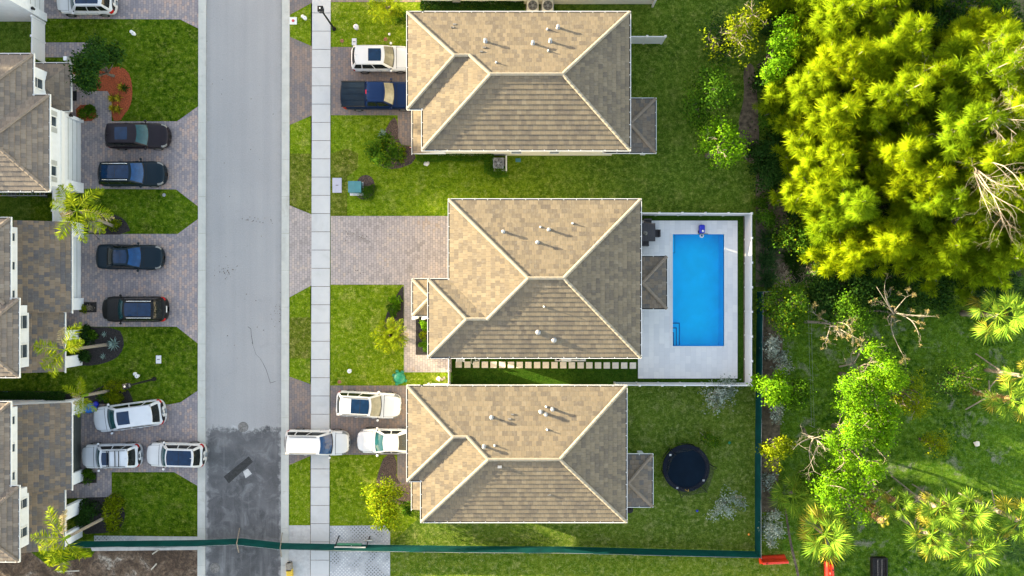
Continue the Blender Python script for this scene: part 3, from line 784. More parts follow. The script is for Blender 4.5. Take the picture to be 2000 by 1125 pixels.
def mono(root, off, x0, x1, y0, y1, z, m, sg=1):
    """single slope from x0 (high, at the wall) down to x1: tiled courses, gutter at the low edge"""
    cth = 1/math.sqrt(1+PITCH**2); cp = .345*cth; mb = MB(); L_ = abs(x1-x0); nC = int(math.ceil(L_/cp)); t = .055
    def F(f): return f if sg > 0 else f[::-1]
    for k in range(nC):
        d0, d1 = k*cp, min((k+1)*cp, L_)
        z0, z1 = z+PITCH*d0+t, z+PITCH*d1
        uv = [(y0+30, (k+.002)*.345), (y1+30, (k+.002)*.345), (y1+30, (k+.998)*.345), (y0+30, (k+.998)*.345)]
        mb.add([(x1-sg*d0,y0,z0),(x1-sg*d0,y1,z0),(x1-sg*d1,y1,z1),(x1-sg*d1,y0,z1)], [F((0,1,2,3))], [F(uv)])
        u2 = [(uv[0][0],(k+.01)*.345),(uv[1][0],(k+.01)*.345),(uv[1][0],(k+.01)*.345),(uv[0][0],(k+.01)*.345)]
        mb.add([(x1-sg*d0,y0,z0-t),(x1-sg*d0,y1,z0-t),(x1-sg*d0,y1,z0),(x1-sg*d0,y0,z0)], [F((0,1,2,3))], [F(u2)])
    r = mb.build('garage_roof' if sg > 0 else 'porch_roof', m, root, off)
    mb = MB(); hz = z+PITCH*L_
    mb.add([(x1,y0,z-.02),(x1,y1,z-.02),(x0,y1,hz-.02),(x0,y0,hz-.02),(x1,y0,z-.22),(x1,y1,z-.22),(x0,y1,z-.22),(x0,y0,z-.22)], [(0,3,7,4),(1,5,6,2),(4,7,6,5),(0,4,5,1)]); mb.build('soffit', M['stucco'], r, off)
    mb = MB(); Roof.gutter(type('g', (), {'he': z})(), mb, (x1, y0+.02), (x1, y1-.02), (sg, 0)); mb.build('rain_gutter', [M['trim'], M['dark']], r, off)
HE = 5.4; OV = .55
def right_house(label, rects_px, wing_first, vents, pipes, marks, low, porch, tilem, walls_extra=None, group=None):
    rects = [rect(*r, HE) for r in rects_px]
    roof = Roof(rects, HE)
    X0, Y0, X1, Y1 = rects[0]
    root = thing('house', label, 'house', ((X0+X1)/2, (Y0+Y1)/2, 0), 0, group); off = root.location.copy()
    wallbox(root, off, X0+OV, Y0+OV, X1-OV, Y1-OV, HE-.05, M['cream'])
    a = rects[1]
    if a[1] > Y0 + .5:   # wing towards the north
        wallbox(root, off, a[0]+OV, a[1]+OV, X0+OV, Y1-OV, HE-.06, M['cream'])
        gx, gy0, gy1 = a[0]+OV, a[1]+OV+.4, Y1-OV-.4
    else:
        wallbox(root, off, a[0]+OV, Y0+OV, X0+OV, a[3]-OV, HE-.06, M['cream'])
        gx, gy0, gy1 = X0+OV, a[3]+.2, Y1-OV-.3
    mb = MB(); mb.box(gx-.03, gy0, 0, gx+.05, gy1, 2.2); mb.build('garage_door', M['garage'], root, off)
    r = roof.build(root, off, tilem, M['cap_tan'])
    for v in vents: vent(root, off, roof.on(*v, lift=.3))
    for v in pipes: pipe(root, off, roof.on(*v, lift=.2))
    for v in marks: clipmark(root, off, roof.on(*v), .12)
    # single-storey lean-to at the front and porch at the back
    for k, (pxr, z, capm, tm) in enumerate(low):
        if porch[k] == 2:
            q = rect(*pxr, z); mono(root, off, q[2], q[0], q[1], q[3], z, tm, -1); continue
        rr = Roof([rect(*pxr, z)], z)
        rr.build(root, off, tm, capm, name='porch_roof')
        q = rr.rects[0]
        if porch[k]:
            for cx_, cy_ in ((q[2]-.45, q[1]+.45), (q[2]-.45, q[3]-.45)):
                mb = MB(); mb.box(cx_-.18, cy_-.18, 0, cx_+.18, cy_+.18, z-.04); mb.build('porch_column', M['stucco'], root, off)
    # south and east windows
    for (u0, u1) in (walls_extra or []):
        window(root, off, 'S', Y0+OV, u0, u1, 1.08, 2.35)
    for yy in (.28, .7): 
        yc = Y0 + (Y1-Y0)*yy; window(root, off, 'E', X1-OV, yc-.8, yc+.8, .9, 2.2) if yy < .5 else window(root, off, 'E', X1-OV, yc-.9, yc+.9, .1, 2.2)
        window(root, off, 'E', X1-OV, yc-.7, yc+.7, 3.6, 4.8)
    for xx in (.25, .55, .85):
        xc = X0 + (X1-X0)*xx; window(root, off, 'S', Y0+OV, xc-.5, xc+.5, 3.7, 4.8); window(root, off, 'N', Y1-OV, xc-.5, xc+.5, 3.7, 4.8)
    return root, roof, off

TT, MT = M['tan_tile'], M['mixed_tile']
north, northroof, noff = right_house('tan roofed house at the top of the right row, pickup truck under its eave',
    [(826,25,1229,292), (797,25,1090,212)], True,
    [(948,79),(1041,83),(1075,79),(1090,52)], [(1069,56),(1071,98),(969,121)], [(884,54),(888,48),(940,101),(946,93)],
    [((807,212,870,300), 2.75, M['cap_tan'], TT), ((1180,194,1279,297), 2.75, M['cap_brown'], MT)], [2, 1], TT, None, 'tan roofed houses on the right side of the street')
wy = northroof.rects[0][1] + OV
for (a, b) in ((997,1020),(1072,1094)):
    window(north, noff, 'S', wy, W(a, 300, 1.6).x, W(b, 300, 1.6).x, 1.08, 2.3)
south, southroof, soff = right_house('tan roofed house at the bottom of the right row, trampoline on its back lawn',
    [(824,755,1222,1018), (797,755,1090,938)], True,
    [(960,816),(1056,805),(1066,810),(1079,800),(945,873)], [(1067,795),(1069,840),(966,871)], [(995,818),(1001,809),(1073,966)],
    [((806,938,870,995), 2.75, M['cap_tan'], TT), ((1175,889,1273,988), 2.75, M['cap_brown'], MT)], [2, 1], TT, None, 'tan roofed houses on the right side of the street')
mid, midroof, moff = right_house('tan roofed middle house with an empty paver driveway and a pool behind',
    [(878,391,1250,697), (838,547,1100,697)], False,
    [(983,452),(1050,473),(1072,448)], [(1056,443),(1119,436),(1063,599)], [],
    [((807,547,868,615), 2.75, M['cap_tan'], TT), ((1200,502,1301,602), 2.75, M['cap_brown'], MT)], [0, 1], TT, None, 'tan roofed houses on the right side of the street')
for p in ((1051,649),(1082,664)):
    q = midroof.on(*p); mb = MB(); mb.M = Matrix.Translation(q); mb.lathe([(.20,-.05),(.20,.10),(.12,.22)], 10); mb.build('turbine_vent', M['steel'], mid, moff, smooth=True)
q = southroof.on(976, 911); mb = MB(); mb.box(q.x-.14, q.y-.09, q.z-.05, q.x+.14, q.y+.09, q.z+.16); mb.build('box_vent', M['steel'], south, soff)
# front planter posts of the middle house
for px in (816, 834):
    c = W(px, 619, 0); mb = MB(); mb.box(c.x-.1, c.y-.1, 0, c.x+.1, c.y+.1, 2.72); mb.build('porch_column', M['stucco'], mid, moff)
# neighbour north of the frame
def neighbour():
    x0, x1, y0 = W(828, 8).x, W(1278, 8).x, W(900, 8).y
    root = thing('house', 'cream walled house at the top edge, two air conditioners outside', 'house', ((x0+x1)/2, y0+5, 0)); off = root.location.copy()
    wallbox(root, off, x0, y0, x1, y0+8.8, HE-.05, M['cream'])
    r = Roof([(x0-OV, y0-OV, x1+OV, y0+9.35)], HE); r.build(root, off, TT, M['cap_tan'])
    for px in (905, 1000, 1150): 
        x = W(px, 8).x; window(root, off, 'S', y0, x-.5, x+.5, 1.1, 2.2)
    mb = MB(); x = W(893, 8).x; mb.box(x-.3, y0-.12, .3, x+.3, y0-.003, 1.2); mb.build('meter_box', M['steel'], root, off)
neighbour()

# ------------------------------------------------------------------ left row (two storeys with garage roofs)
LE = 5.25
LX = -33.45
def sx(px, z): return (px-1000)*(1-z/H)/25
def sy(py, z): return (562.5-py)*(1-z/H)/25
def garage(root, off, x, y0, y1, m, jamb=.22):
    """opening face set back into a white surround"""
    mb = MB(); mb.box(x-.30, y0, 0, x-.22, y1, 2.2); g = mb.build('garage_door', m, root, off)
    mb = MB()
    for k in range(1, 4): mb.box(x-.22, y0, 2.2*k/4-.012, x-.212, y1, 2.2*k/4+.012)
    mb.build('panel_groove', M['dark'], g, off)
    mb = MB(); mb.box(x-.5, y0-jamb, 0, x, y0, 2.5); mb.box(x-.5, y1, 0, x, y1+jamb, 2.5); mb.box(x-.5, y0, 2.2, x, y1, 2.5); mb.build('garage_surround', M['stucco'], root, off)
def coach_lamp(root, off, x, y, z=1.85):
    mb = MB(); mb.M = Matrix.Translation((x+.13, y, z)); mb.lathe([(.05,-.16),(.09,-.12),(.09,.08),(.13,.10),(.03,.2)], 8); l = mb.build('wall_lamp', M['plastic'], root, off)
    mb = MB(); mb.box(x, y-.04, z, x+.13, y+.04, z+.05); mb.build('lamp_arm', M['plastic'], l, off)
# house A (upper left)
def left_a():
    n = thing('house', 'white two storey house with a side ladder, two dark SUVs before its garage', 'house', (-37, 11, 0), 0, 'white two storey houses on the left side'); off = n.location.copy()
    wy0, wy1 = sy(372, LE), sy(187, LE)
    my1 = sy(107, LE)
    rects = [(-52, wy0, -34.0, my1), (-50, wy0, -32.86, wy1)]
    roof = Roof(rects, LE); roof.build(n, off, M['roof_left'], M['cap_brown'])
    X = LX
    wallbox(n, off, -51.4, wy0+.5, -34.55, my1-.5, LE-.06)
    wallbox(n, off, -34.55, wy0+.5, X-.5, wy1-.5, LE-.05)
    y0, y1 = sy(358, 0), sy(240, 0)
    wallbox(n, off, X-.5, wy0+.5, X, wy1-.5, LE-.05, z0=2.5)
    wallbox(n, off, X-.5, wy0+.5, X, y0-.22, 2.5); wallbox(n, off, X-.5, y1+.22, X, wy1-.5, 2.5)
    garage(n, off, X, y0, y1, M['garage'])
    wallbox(n, off, X+.003, wy0+.48, X+.07, wy1-.48, 2.95, M['trim'], 2.55, 'belt_course')
    for yc in (236, 333):
        yy = sy(yc, 4); window(n, off, 'E', X, yy-.42, yy+.42, 3.45, 4.7, .34)
    coach_lamp(n, off, X, sy(226, 1.8)); coach_lamp(n, off, X, sy(363.5, 1.8))
    yy = sy(163, 3.8); window(n, off, 'E', -34.55, yy-.42, yy+.42, 3.3, 4.6)
    # entry porch roof
    z = 2.5
    pr = Roof([(-38, sy(215, z), sx(137, z), sy(125, z))], z); pr.build(n, off, M['roof_left'], M['cap_brown'], name='porch_roof', caps=False)
    for cy in (148, 160):
        c = (sx(158, 0) if cy > 150 else sx(150, 0))
    mb = MB(); yb = sy(160, 0); mb.box(LX-.1, yb-.15, 0, LX+.15, yb+.15, 2.45); mb.build('porch_column', M['stucco'], n, off)
    mb = MB(); yb = sy(133, 0); mb.box(LX-.1, yb-.15, 0, LX+.15, yb+.15, 2.45); mb.build('porch_column', M['stucco'], n, off)
    mb = MB(); mb.box(-34.545, sy(190, 0), 0, -34.49, sy(178, 0), 2.1); mb.build('front_door', M['bronze'], n, off)
    mt = MB(); a = W(140, 197), W(150, 178); mt.box(a[0].x, a[0].y, .016, a[1].x, a[1].y, .03); tag(mt.build('door_mat', M['plastic']), 'black door mat at the entry beside the red mulch bed', 'door mat')
# houses B and C share a plan
def left_b(label, dy0, eave1, eave2, low_top, low_mid, low_bot, gdoor, gm, winy1, winy2, arches, group):
    n = thing('house', label, 'house', (-38, sy((low_top+low_bot)/2, 0), 0), 0, group); off = n.location.copy()
    (e1t, e1b), (e2t, e2b) = eave1, eave2
    rects = [(-52, sy(e1b, LE)-.6, -35.62, sy(e1t, LE)), (-50, sy(e2b, LE), -35.02, sy(e2t, LE))]
    roof = Roof(rects, LE); roof.build(n, off, M['roof_left'], M['cap_brown'])
    a, b = rects
    wallbox(n, off, -51.4, a[1]+.4, -36.15, a[3]-.5, LE-.05)
    wallbox(n, off, -50, b[1]+.5, -35.55, b[3]-.45, LE-.06)
    for yc, h in winy1:
        yy = sy(yc, 4.2); window(n, off, 'E', -36.15, yy-h, yy+h, 3.95, 4.75)
    for yc, h, z0 in winy2:
        yy = sy(yc, 4); window(n, off, 'E', -35.55, yy-h, yy+h, z0, 4.7)
    # garage block with its own tiled roof
    z = 2.55
    x_g, x_p = sx(138.5, z), sx(125, z)
    yt, ym, yb = sy(low_top, z), sy(low_mid, z), sy(low_bot, z)
    mono(n, off, -36.4, x_g, ym, yt, z, M['roof_low']); mono(n, off, -36.4, x_p, yb, ym, z, M['roof_low'])
    g0, g1 = sy(gdoor[1], 0), sy(gdoor[0], 0)
    X = LX
    wallbox(n, off, -36.1, g0-.8, X-.5, g1+1.0, 2.3)
    wallbox(n, off, X-.5, g1+.22, X, g1+1.15, 2.45); wallbox(n, off, X-.5, g0-.9, X, g0-.22, 2.45)
    garage(n, off, X, g0, g1, gm)
    coach_lamp(n, off, X, g0-.55); coach_lamp(n, off, X, g1+.6)
    for (ya, yb2) in arches:
        wallbox(n, off, X-.42, sy(yb2, 0), X-.1, sy(ya, 0), 2.4, name='porch_column')
    wallbox(n, off, -36.1, sy(arches[-1][1], 0)+.4, -34.9, g0-.82, 2.35)
    mb = MB(); ydr = sy((arches[0][0]+arches[0][1])/2-14, 0); mb.box(-34.895, ydr-.5, 0, -34.84, ydr+.5, 2.1); mb.build('front_door', M['bronze'], n, off)
    return n, off
M['roof_left'] = tile('brown_concrete_tile', [(0, (.09,.078,.07)), (.25, (.125,.102,.085)), (.5, (.165,.128,.098)), (.75, (.19,.15,.112)), (1, (.225,.185,.15))])
M['roof_low'] = tile('variegated_concrete_tile', [(0, (.06,.06,.072)), (.22, (.09,.085,.088)), (.45, (.125,.098,.075)), (.72, (.19,.135,.088)), (1, (.21,.165,.125))])
left_a()
left_b('white two storey house with a brown tiled garage roof, black sedan outside', 0, (427,585), (585,735), 433, 610, 726, (465,582), M['garage'],
    [(463,.36),(519,.36),(575,.36)], [(629,.55,3.5),(686,.55,3.5)], [(643,661),(692,713)], 'white two storey houses on the left side')
left_b('white two storey house at bottom left with patchwork blue and tan garage roof tiles', 0, (787,995), (951,1095), 786, 956, 1072, (805,916), M['bronze'],
    [(821,.36),(875,.36),(930,.36)], [(984,.4,3.5),(1040,.4,3.5)], [(975,1000),(1025,1048)], 'white two storey houses on the left side')
def left_top():
    n = thing('house', 'white walled house cut by the top left corner above the vinyl fence', 'house', (-38, 25, 0), 0, 'white two storey houses on the left side'); off = n.location.copy()
    X, y0 = sx(92, 0)-.0, sy(42, 0)
    X = sx(92, 0)
    wallbox(n, off, -50, y0, X-.5, y0+9, LE-.05)
    g0, g1 = y0+.6, y0+5.6
    wallbox(n, off, X-.5, y0, X, y0+9, LE-.06, z0=2.5); wallbox(n, off, X-.5, y0, X, g0-.22, 2.5); wallbox(n, off, X-.5, g1+.22, X, y0+9, 2.5)
    garage(n, off, X, g0, g1, M['garage']); coach_lamp(n, off, X, y0+.3)
    r = Roof([(-52, y0+.4, sx(12, LE), y0+10)], LE); r.build(n, off, M['roof_left'], M['cap_brown'])
    mb = MB(); mb.box(X-.5, y0+.0, LE-.1, X+.12, y0+9, LE+.12); mb.build('parapet', M['trim'], n, off)
left_top()
# ================================================================== vehicles
def lerp(a, b, t): return a + (b-a)*t
def interp(x, xs, ys): return float(np.interp(x, xs, ys))
def vehicle(name, label, cat, px, py, deg, L_, Wd, body, kind='suv', roofglass=None, rails=None, wind='autoglass', rear='tintglass', group=None, rack=False, fin=True, two_tone=None):
    c = W(px, py, .8); root = thing(name, label, cat, (c.x, c.y, 0), R(deg), group)
    h = Wd/2; f = L_/2
    if kind == 'suv':      zb, zr, hood = 1.02, 1.70, [(-f,.92),(-f*.93,1.0),(f*.34,1.03),(f*.42,1.02),(f*.80,.93),(f*.95,.80),(f,.70)]; G = (f*.46, f*.16, -f*.80, -f*.955)
    elif kind == 'van':    zb, zr, hood = 1.00, 1.72, [(-f,.90),(-f*.95,1.0),(f*.40,1.02),(f*.55,.99),(f*.82,.88),(f*.95,.76),(f,.66)]; G = (f*.56, f*.20, -f*.84, -f*.965)
    elif kind == 'sedan':  zb, zr, hood = .93, 1.42, [(-f,.82),(-f*.92,.98),(-f*.6,.99),(-f*.3,.94),(f*.3,.94),(f*.42,.93),(f*.80,.83),(f*.95,.72),(f,.62)]; G = (f*.44, f*.10, -f*.38, -f*.70)
    else:                  zb, zr, hood = 1.20, 1.88, [(-f,1.20),(f*.3,1.22),(f*.45,1.20),(f*.80,1.12),(f*.95,1.0),(f,.86)]; G = (f*.44, f*.20, -f*.27, -f*.34)
    nr = 20 if kind != 'pickup' else 34
    def hw(x):
        t = x/f; e = (nr if t < 0 else (13 if kind != 'pickup' else 18)); m = .36
        return h * max(0, 1-abs(t)**e)**m * (1 - (.03*max(0,t)**2))
    hx, hz = zip(*hood)
    prof = [(-.0,.045,0),(.40,.038,0),(.72,.012,0),(.88,-.03,0),(.965,-.10,0),(1.0,None,.66),(.985,None,.46),(.93,None,.28),(.80,None,.20),(0,None,.20)]
    def bpt(x, q):
        """q in [-1,1] runs from the left sill over the top to the right sill"""
        s = 1 if q >= 0 else -1; u = abs(q)*(len(prof)-1); i = min(int(u), len(prof)-2); fr = u-i
        zt = interp(x, hx, hz); w = hw(x)
        def P(k):
            a, dz, za = prof[k]; z = zt+dz if dz is not None else min(za, zt-.14)
            return a*w, z
        (y0, z0), (y1, z1) = P(i), P(i+1)
        return Vector((x, s*lerp(y0, y1, fr), lerp(z0, z1, fr)))
    N_ = 44; xs = [f*math.sin(math.pi*(k/N_-.5))*.9995 for k in range(N_+1)]
    J = (len(prof)-1)*2
    mb = MB(); mb.grid(lambda a, b: bpt(xs[round(a*N_)], -1+2*b), N_, J)
    bo = mb.build('body', body, root, smooth=True)
    def patch(nm, mat, x0, x1, q0, q1, lift=.008, nu=6, nv=4, par=root):
        def fn(a, b):
            x, q = lerp(x0, x1, a), lerp(q0, q1, b); p = bpt(x, q)
            t1 = bpt(min(x+.02, f*.999), q)-bpt(max(x-.02,-f*.999), q); t2 = bpt(x, min(q+.01,1))-bpt(x, max(q-.01,-1))
            n = t1.cross(t2); n = n.normalized() if n.length > 1e-9 else Vector((0,0,1))
            if n.z < 0 and abs(q) < .4: n = -n
            if n.y*p.y < 0 and abs(q) >= .4: n = -n
            return p + n*lift
        mb = MB(); mb.grid(fn, nu, nv); return mb.build(nm, mat, par, smooth=True)
    # greenhouse
    xw0, xw1, xr1, xr0 = G; wb, wr = h*.90, h*.72
    if kind in ('sedan',): wr = h*.66
    cr = .045
    def ring(v, n=10, lift=0):
        """closed outline of the cabin at height fraction v: front, left, rear, right"""
        a, b, w = lerp(xw0, xw1, v), lerp(xr0, xr1, v), lerp(wb, wr, v**1.15); z = lerp(zb-.05, zr, 1-(1-v)**1.25)
        return a, b, w, z
    def side(part, u, v, lift=0):
        a, b, w, z = ring(v); bf, br = .16*(1-.3*v), .09
        y = lerp(-w, w, u)
        if part == 'F': p = Vector((a + bf*(1-(y/w)**2) - bf, y, z)); n = Vector((.7,0,.7))
        elif part == 'B': p = Vector((b - br*(1-(y/w)**2) + br, y, z)); n = Vector((-.7,0,.6))
        else:
            sg = 1 if part == 'L' else -1; x = lerp(b+br*0, a-bf, u); k = 4*u*(1-u)
            p = Vector((x, sg*(w + .02*k), z)); n = Vector((0, sg*.85, .5))
        return p + n*lift
    mb = MB(); V = 5
    seq = [('F', i/8) for i in range(8)] + [('L', 1-i/8) for i in range(8)] + [('B', 1-i/8) for i in range(8)] + [('R', i/8) for i in range(8)]
    n = len(seq); vs = [side(p_, u, v/V) for v in range(V+1) for p_, u in seq]
    fs = [(v*n+k, v*n+(k+1) % n, (v+1)*n+(k+1) % n, (v+1)*n+k) for v in range(V) for k in range(n)]
    mb.add(vs, fs); mb.build('cabin', body, root, smooth=True)
    def roofpt(a_, b_):
        a, b, w, z = ring(1); y = lerp(-w, w, b_); bf, br = .16*.7, .09; k = 1-(y/w)**2
        x0, x1 = b - br*k + br, a + bf*k - bf
        x = lerp(x0, x1, a_); return Vector((x, y, z + cr*k*(1-(2*a_-1)**4)*1.0 + .0))
    mb = MB(); mb.grid(roofpt, 10, 8); rf = mb.build('roof', two_tone or body, root, smooth=True)
    def glassp(nm, mat, part, u0, u1, v0, v1):
        mb = MB(); mb.grid(lambda a, b: side(part, lerp(u0, u1, a), lerp(v0, v1, b), .012), 8, 5); return mb.build(nm, mat, root, smooth=True)
    ws = glassp('windshield', M[wind], 'F', .05, .95, .06, .96)
    mb = MB(); mb.grid(lambda a, b: side('F', lerp(.06, .94, a), lerp(.055, .13, b), .02), 8, 1); mb.build('wiper_cowl', M['plastic'], ws, smooth=True)
    glassp('rear_window', M[rear], 'B', .10, .90, .16, .92)
    for s_, nm in (('L','left'),('R','right')):
        if kind == 'pickup': spans = ((.10,.46),(.52,.93))
        elif kind == 'sedan': spans = ((.16,.50),(.55,.92))
        else: spans = ((.05,.24),(.27,.57),(.60,.93))
        for u0, u1 in spans: glassp('side_window', M['tintglass'], s_, u0, u1, .16, .86)
    if roofglass:
        a0, a1, b0, b1 = roofglass
        mb = MB(); mb.grid(lambda a, b: roofpt(lerp(a0, a1, a), lerp(b0, b1, b)) + Vector((0,0,.008)), 6, 6); sg = mb.build('sunroof', M['roofglass'], rf, smooth=True)
        if a1-a0 > .5:
            am = (a0+a1)/2; mb = MB(); mb.grid(lambda a, b: roofpt(am-.006+.012*a, lerp(b0, b1, b)) + Vector((0,0,.011)), 1, 6); mb.build('sunroof_seam', M['plastic'], rf)
    if rails:
        for b_ in (.05, .95):
            mb = MB(); pts = [roofpt(a_, b_) + Vector((0,0,.02 if a_ in (.06,.92) else .06)) for a_ in (.06,.10,.5,.88,.92)]
            mb.tube(pts, .022, 6); mb.build('roof_rail', M[rails], root, smooth=True)
    if rack:
        for a_ in (.28,.42,.66,.72):
            mb = MB(); mb.beam(roofpt(a_, .06)+Vector((0,0,.09)), roofpt(a_, .94)+Vector((0,0,.09)), .05, .03); mb.build('rack_bar', M['plastic'], root)
    if fin:
        p = roofpt(.07, .5); mb = MB(); mb.add([p+Vector((-.10,0,0)), p+Vector((.12,.03,0)), p+Vector((.12,-.03,0)), p+Vector((-.09,0,.07))], [(0,1,3),(0,3,2),(1,2,3)]); mb.build('antenna_fin', body, rf)
    # panel gaps, lamps, mirrors, wheels
    dk = M['plastic']
    patch('bonnet_seam', dk, xw0+.10, xw0+.135, -.36, .36, .004, 1, 14)
    for s in (-1, 1):
        patch('bonnet_seam', dk, xw0+.12, f*.90, s*.285, s*.297, .004, 12, 1)
        for x in ((xw0-.12, xw0-1.12, xw0-2.0) if kind != 'pickup' else (xw0-.15, xw0-1.05, xr0-.02)): patch('door_seam', dk, x, x+.022, s*.46, s*.70, .004, 1, 6)
    if kind != 'pickup': patch('tailgate_seam', dk, -f*.90, -f*.894, -.40, .40, .004, 1, 14)
    for s in (-1, 1):
        patch('headlight', M['lamp_glass'], f*.80, f*.955, s*.30, s*.50)
        patch('taillight', M['tail'], -f*.975, -f*.86, s*.42, s*.56)
        mb = MB(); mb.M = Matrix.Translation((xw0-.30, s*(h+.09), zb+.10)); mb.lathe([(.0,-.07),(.085,-.05),(.10,.02),(.07,.08),(.0,.09)], 10, cap=False)
        mi = mb.build('wing_mirror', body, root, smooth=True); mi.scale = (1, 1, 1)
        mb = MB(); mb.beam((xw0-.30, s*(h-.12), zb+.04), (xw0-.30, s*(h+.06), zb+.08), .06, .05); mb.build('mirror_arm', M['plastic'], mi)
        for k in (-.12, .14) if kind != 'pickup' else (.02, .2):
            mb = MB(); x = f*k*2 - .25; p = bpt(x, s*.50); mb.box(x-.10, min(p.y, p.y+s*.025), .84, x+.10, max(p.y, p.y+s*.025), .875); mb.build('door_handle', body, root)
        for x in (f*.60, -f*.58):
            mb = MB(); mb.M = Matrix.Translation((x, s*(h-.115), .36)) @ Matrix.Rotation(R(90), 4, 'X')
            mb.lathe([(.22,-.12),(.34,-.125),(.365,-.09),(.365,.09),(.34,.125),(.22,.12)], 20, cap=False)
            wh = mb.build('wheel', M['rubber'], root, smooth=True)
            mb = MB(); mb.M = Matrix.Translation((x, s*(h-.115), .36)) @ Matrix.Rotation(R(90), 4, 'X')
            mb.lathe([(.22,-.10),(.235,-.11),(.06,-.09),(.06,.09),(.235,.11),(.22,.10)], 14); mb.build('rim', M['alloy'], wh)
            patch('wheel_arch', M['plastic'], x-.42, x+.42, s*.615, s*.70, .012, 8, 2)
    gz = .50 if kind != 'pickup' else .62
    mb = MB(); mb.box(f*.955, -h*.42, gz-.16, f*.995, h*.42, gz+.12); mb.build('grille', M['plastic'], root, bevel=.02)
    patch('rear_bumper', M['plastic'] if kind != 'sedan' else body, -f*.996, -f*.975, -.6, .6, .008, 3, 12)
    if kind == 'pickup':
        def bedp(a, b): return Vector((lerp(-f*.965, xr0-.06, a), lerp(-h*.90, h*.90, b), 1.262))
        mb = MB(); mb.grid(bedp, 6, 4); cv = mb.build('bed_cover', simple('tonneau_vinyl', (.004,.012,.024), .7, .15, 2, spec=.12), root)
        for k in (1, 2, 3):
            y = lerp(-h*.9, h*.9, k/4); mb = MB(); mb.box(-f*.955, y-.012, 1.263, xr0-.08, y+.012, 1.275); mb.build('cover_rib', M['navy'], cv)
        for s in (-1, 1):
            mb = MB(); mb.box(-f*.97, s*h*.93-.04, 1.20, xr0, s*h*.93+.04, 1.285); mb.build('bed_rail', M['plastic'], root)
            for a_ in (.2,.4,.6,.8): pass
        for b_ in (.2,.35,.5,.65,.8):
            mb = MB(); mb.grid(lambda a, b: roofpt(lerp(.06,.94,a), b_-.008+.016*b) + Vector((0,0,.014)), 8, 1); mb.build('roof_rib', body, rf)
        mb = MB(); p = roofpt(0, .5); mb.box(p.x-.06, -.16, p.z-.06, p.x-.01, .16, p.z); mb.build('brake_light', M['tail'], root)
    else:
        mb = MB(); mb.M = Matrix.Identity(4); x = -f*.985
        mb.box(x-.06, -.26, .62, x-.03, .26, .76); mb.build('number_plate', M['trim'], root)
    return root
WHITE = paint('white_car_paint', (.50,.50,.505)); PEARL = paint('cool_white_car_paint', (.46,.48,.52))
BLACK = paint('black_car_paint', (.008,.0085,.009)); PLUM = paint('dark_plum_car_paint', (.016,.013,.017), .2); NAVY = paint('navy_car_paint', (.003,.012,.050), .15)
BKBLUE = paint('blue_black_car_paint', (.006,.014,.022), .2)
cg = 'cars parked on the driveways'
vehicle('parked_car', 'white SUV cut by the top edge with a long dark glass roof', 'car', 166, 2, 180, 4.45, 1.93, WHITE, 'suv', (.12,.96,.10,.90), None, group=cg)
vehicle('parked_car', 'dark plum SUV with a square sunroof nearest the red mulch bed', 'car', 267.5, 265, 0, 4.78, 1.95, PLUM, 'suv', (.30,.72,.16,.84), None, group=cg)
vehicle('parked_car', 'black SUV with silver roof rails below the dark plum SUV', 'car', 257, 339, 0, 5.05, 1.92, BKBLUE, 'suv', (.08,.94,.14,.86), 'chrome', wind='blueglass', group=cg)
vehicle('parked_car', 'black sedan parked nose to the street beside a hose on a small paved pad', 'car', 252, 502, -1, 5.05, 1.92, BKBLUE, 'sedan', (.06,.92,.10,.90), None, wind='blueglass', group=cg)
vehicle('parked_car', 'black SUV with silver rails parked nose to the house beside the agave bed', 'car', 261, 604, 180, 4.95, 1.96, BLACK, 'suv', (.08,.94,.14,.86), 'chrome', group=cg)
vehicle('parked_car', 'long white SUV parked askew next to a blue float at the garage', 'car', 250, 813, 187.5, 5.45, 2.02, PEARL, 'van', (.60,.94,.16,.84), None, group=cg)
vehicle('parked_car', 'white SUV with black roof rack bars close to the dark garage door', 'car', 215.5, 891, 181, 4.5, 1.86, PEARL, 'suv', (.66,.92,.14,.86), 'plastic', rack=True, group=cg)
vehicle('parked_car', 'white SUV with a full dark glass roof overhanging the left gutter', 'car', 342, 889, 178.5, 4.45, 1.86, WHITE, 'suv', (.06,.96,.08,.92), None, group=cg)
vehicle('parked_car', 'white SUV with a blue sunroof parked beside the navy pickup truck', 'car', 745, 114, 0, 4.70, 1.94, WHITE, 'suv', (.46,.90,.16,.84), None, wind='beige_glass', group=cg)
vehicle('pickup_truck', 'navy blue pickup truck with a covered bed and nose under the eave', 'pickup truck', 741, 186.5, 0, 5.85, 2.06, NAVY, 'pickup', None, None, wind='beige_glass')
vehicle('parked_car', 'white SUV with twin blue roof glass panels below the green turtle sandbox', 'car', 719, 791, -3, 4.98, 1.98, WHITE, 'suv', (.36,.94,.12,.88), 'plastic', wind='beige_glass', group=cg)
vehicle('parked_car', 'plain roofed white minivan parked across the sidewalk', 'car', 618.5, 865, -1, 4.92, 1.93, WHITE, 'van', None, 'plastic', wind='blueglass', group=cg)
vehicle('parked_car', 'white sedan with its tail hidden under the house eave', 'car', 757, 862, 180, 4.75, 1.90, WHITE, 'sedan', None, None, group=cg)

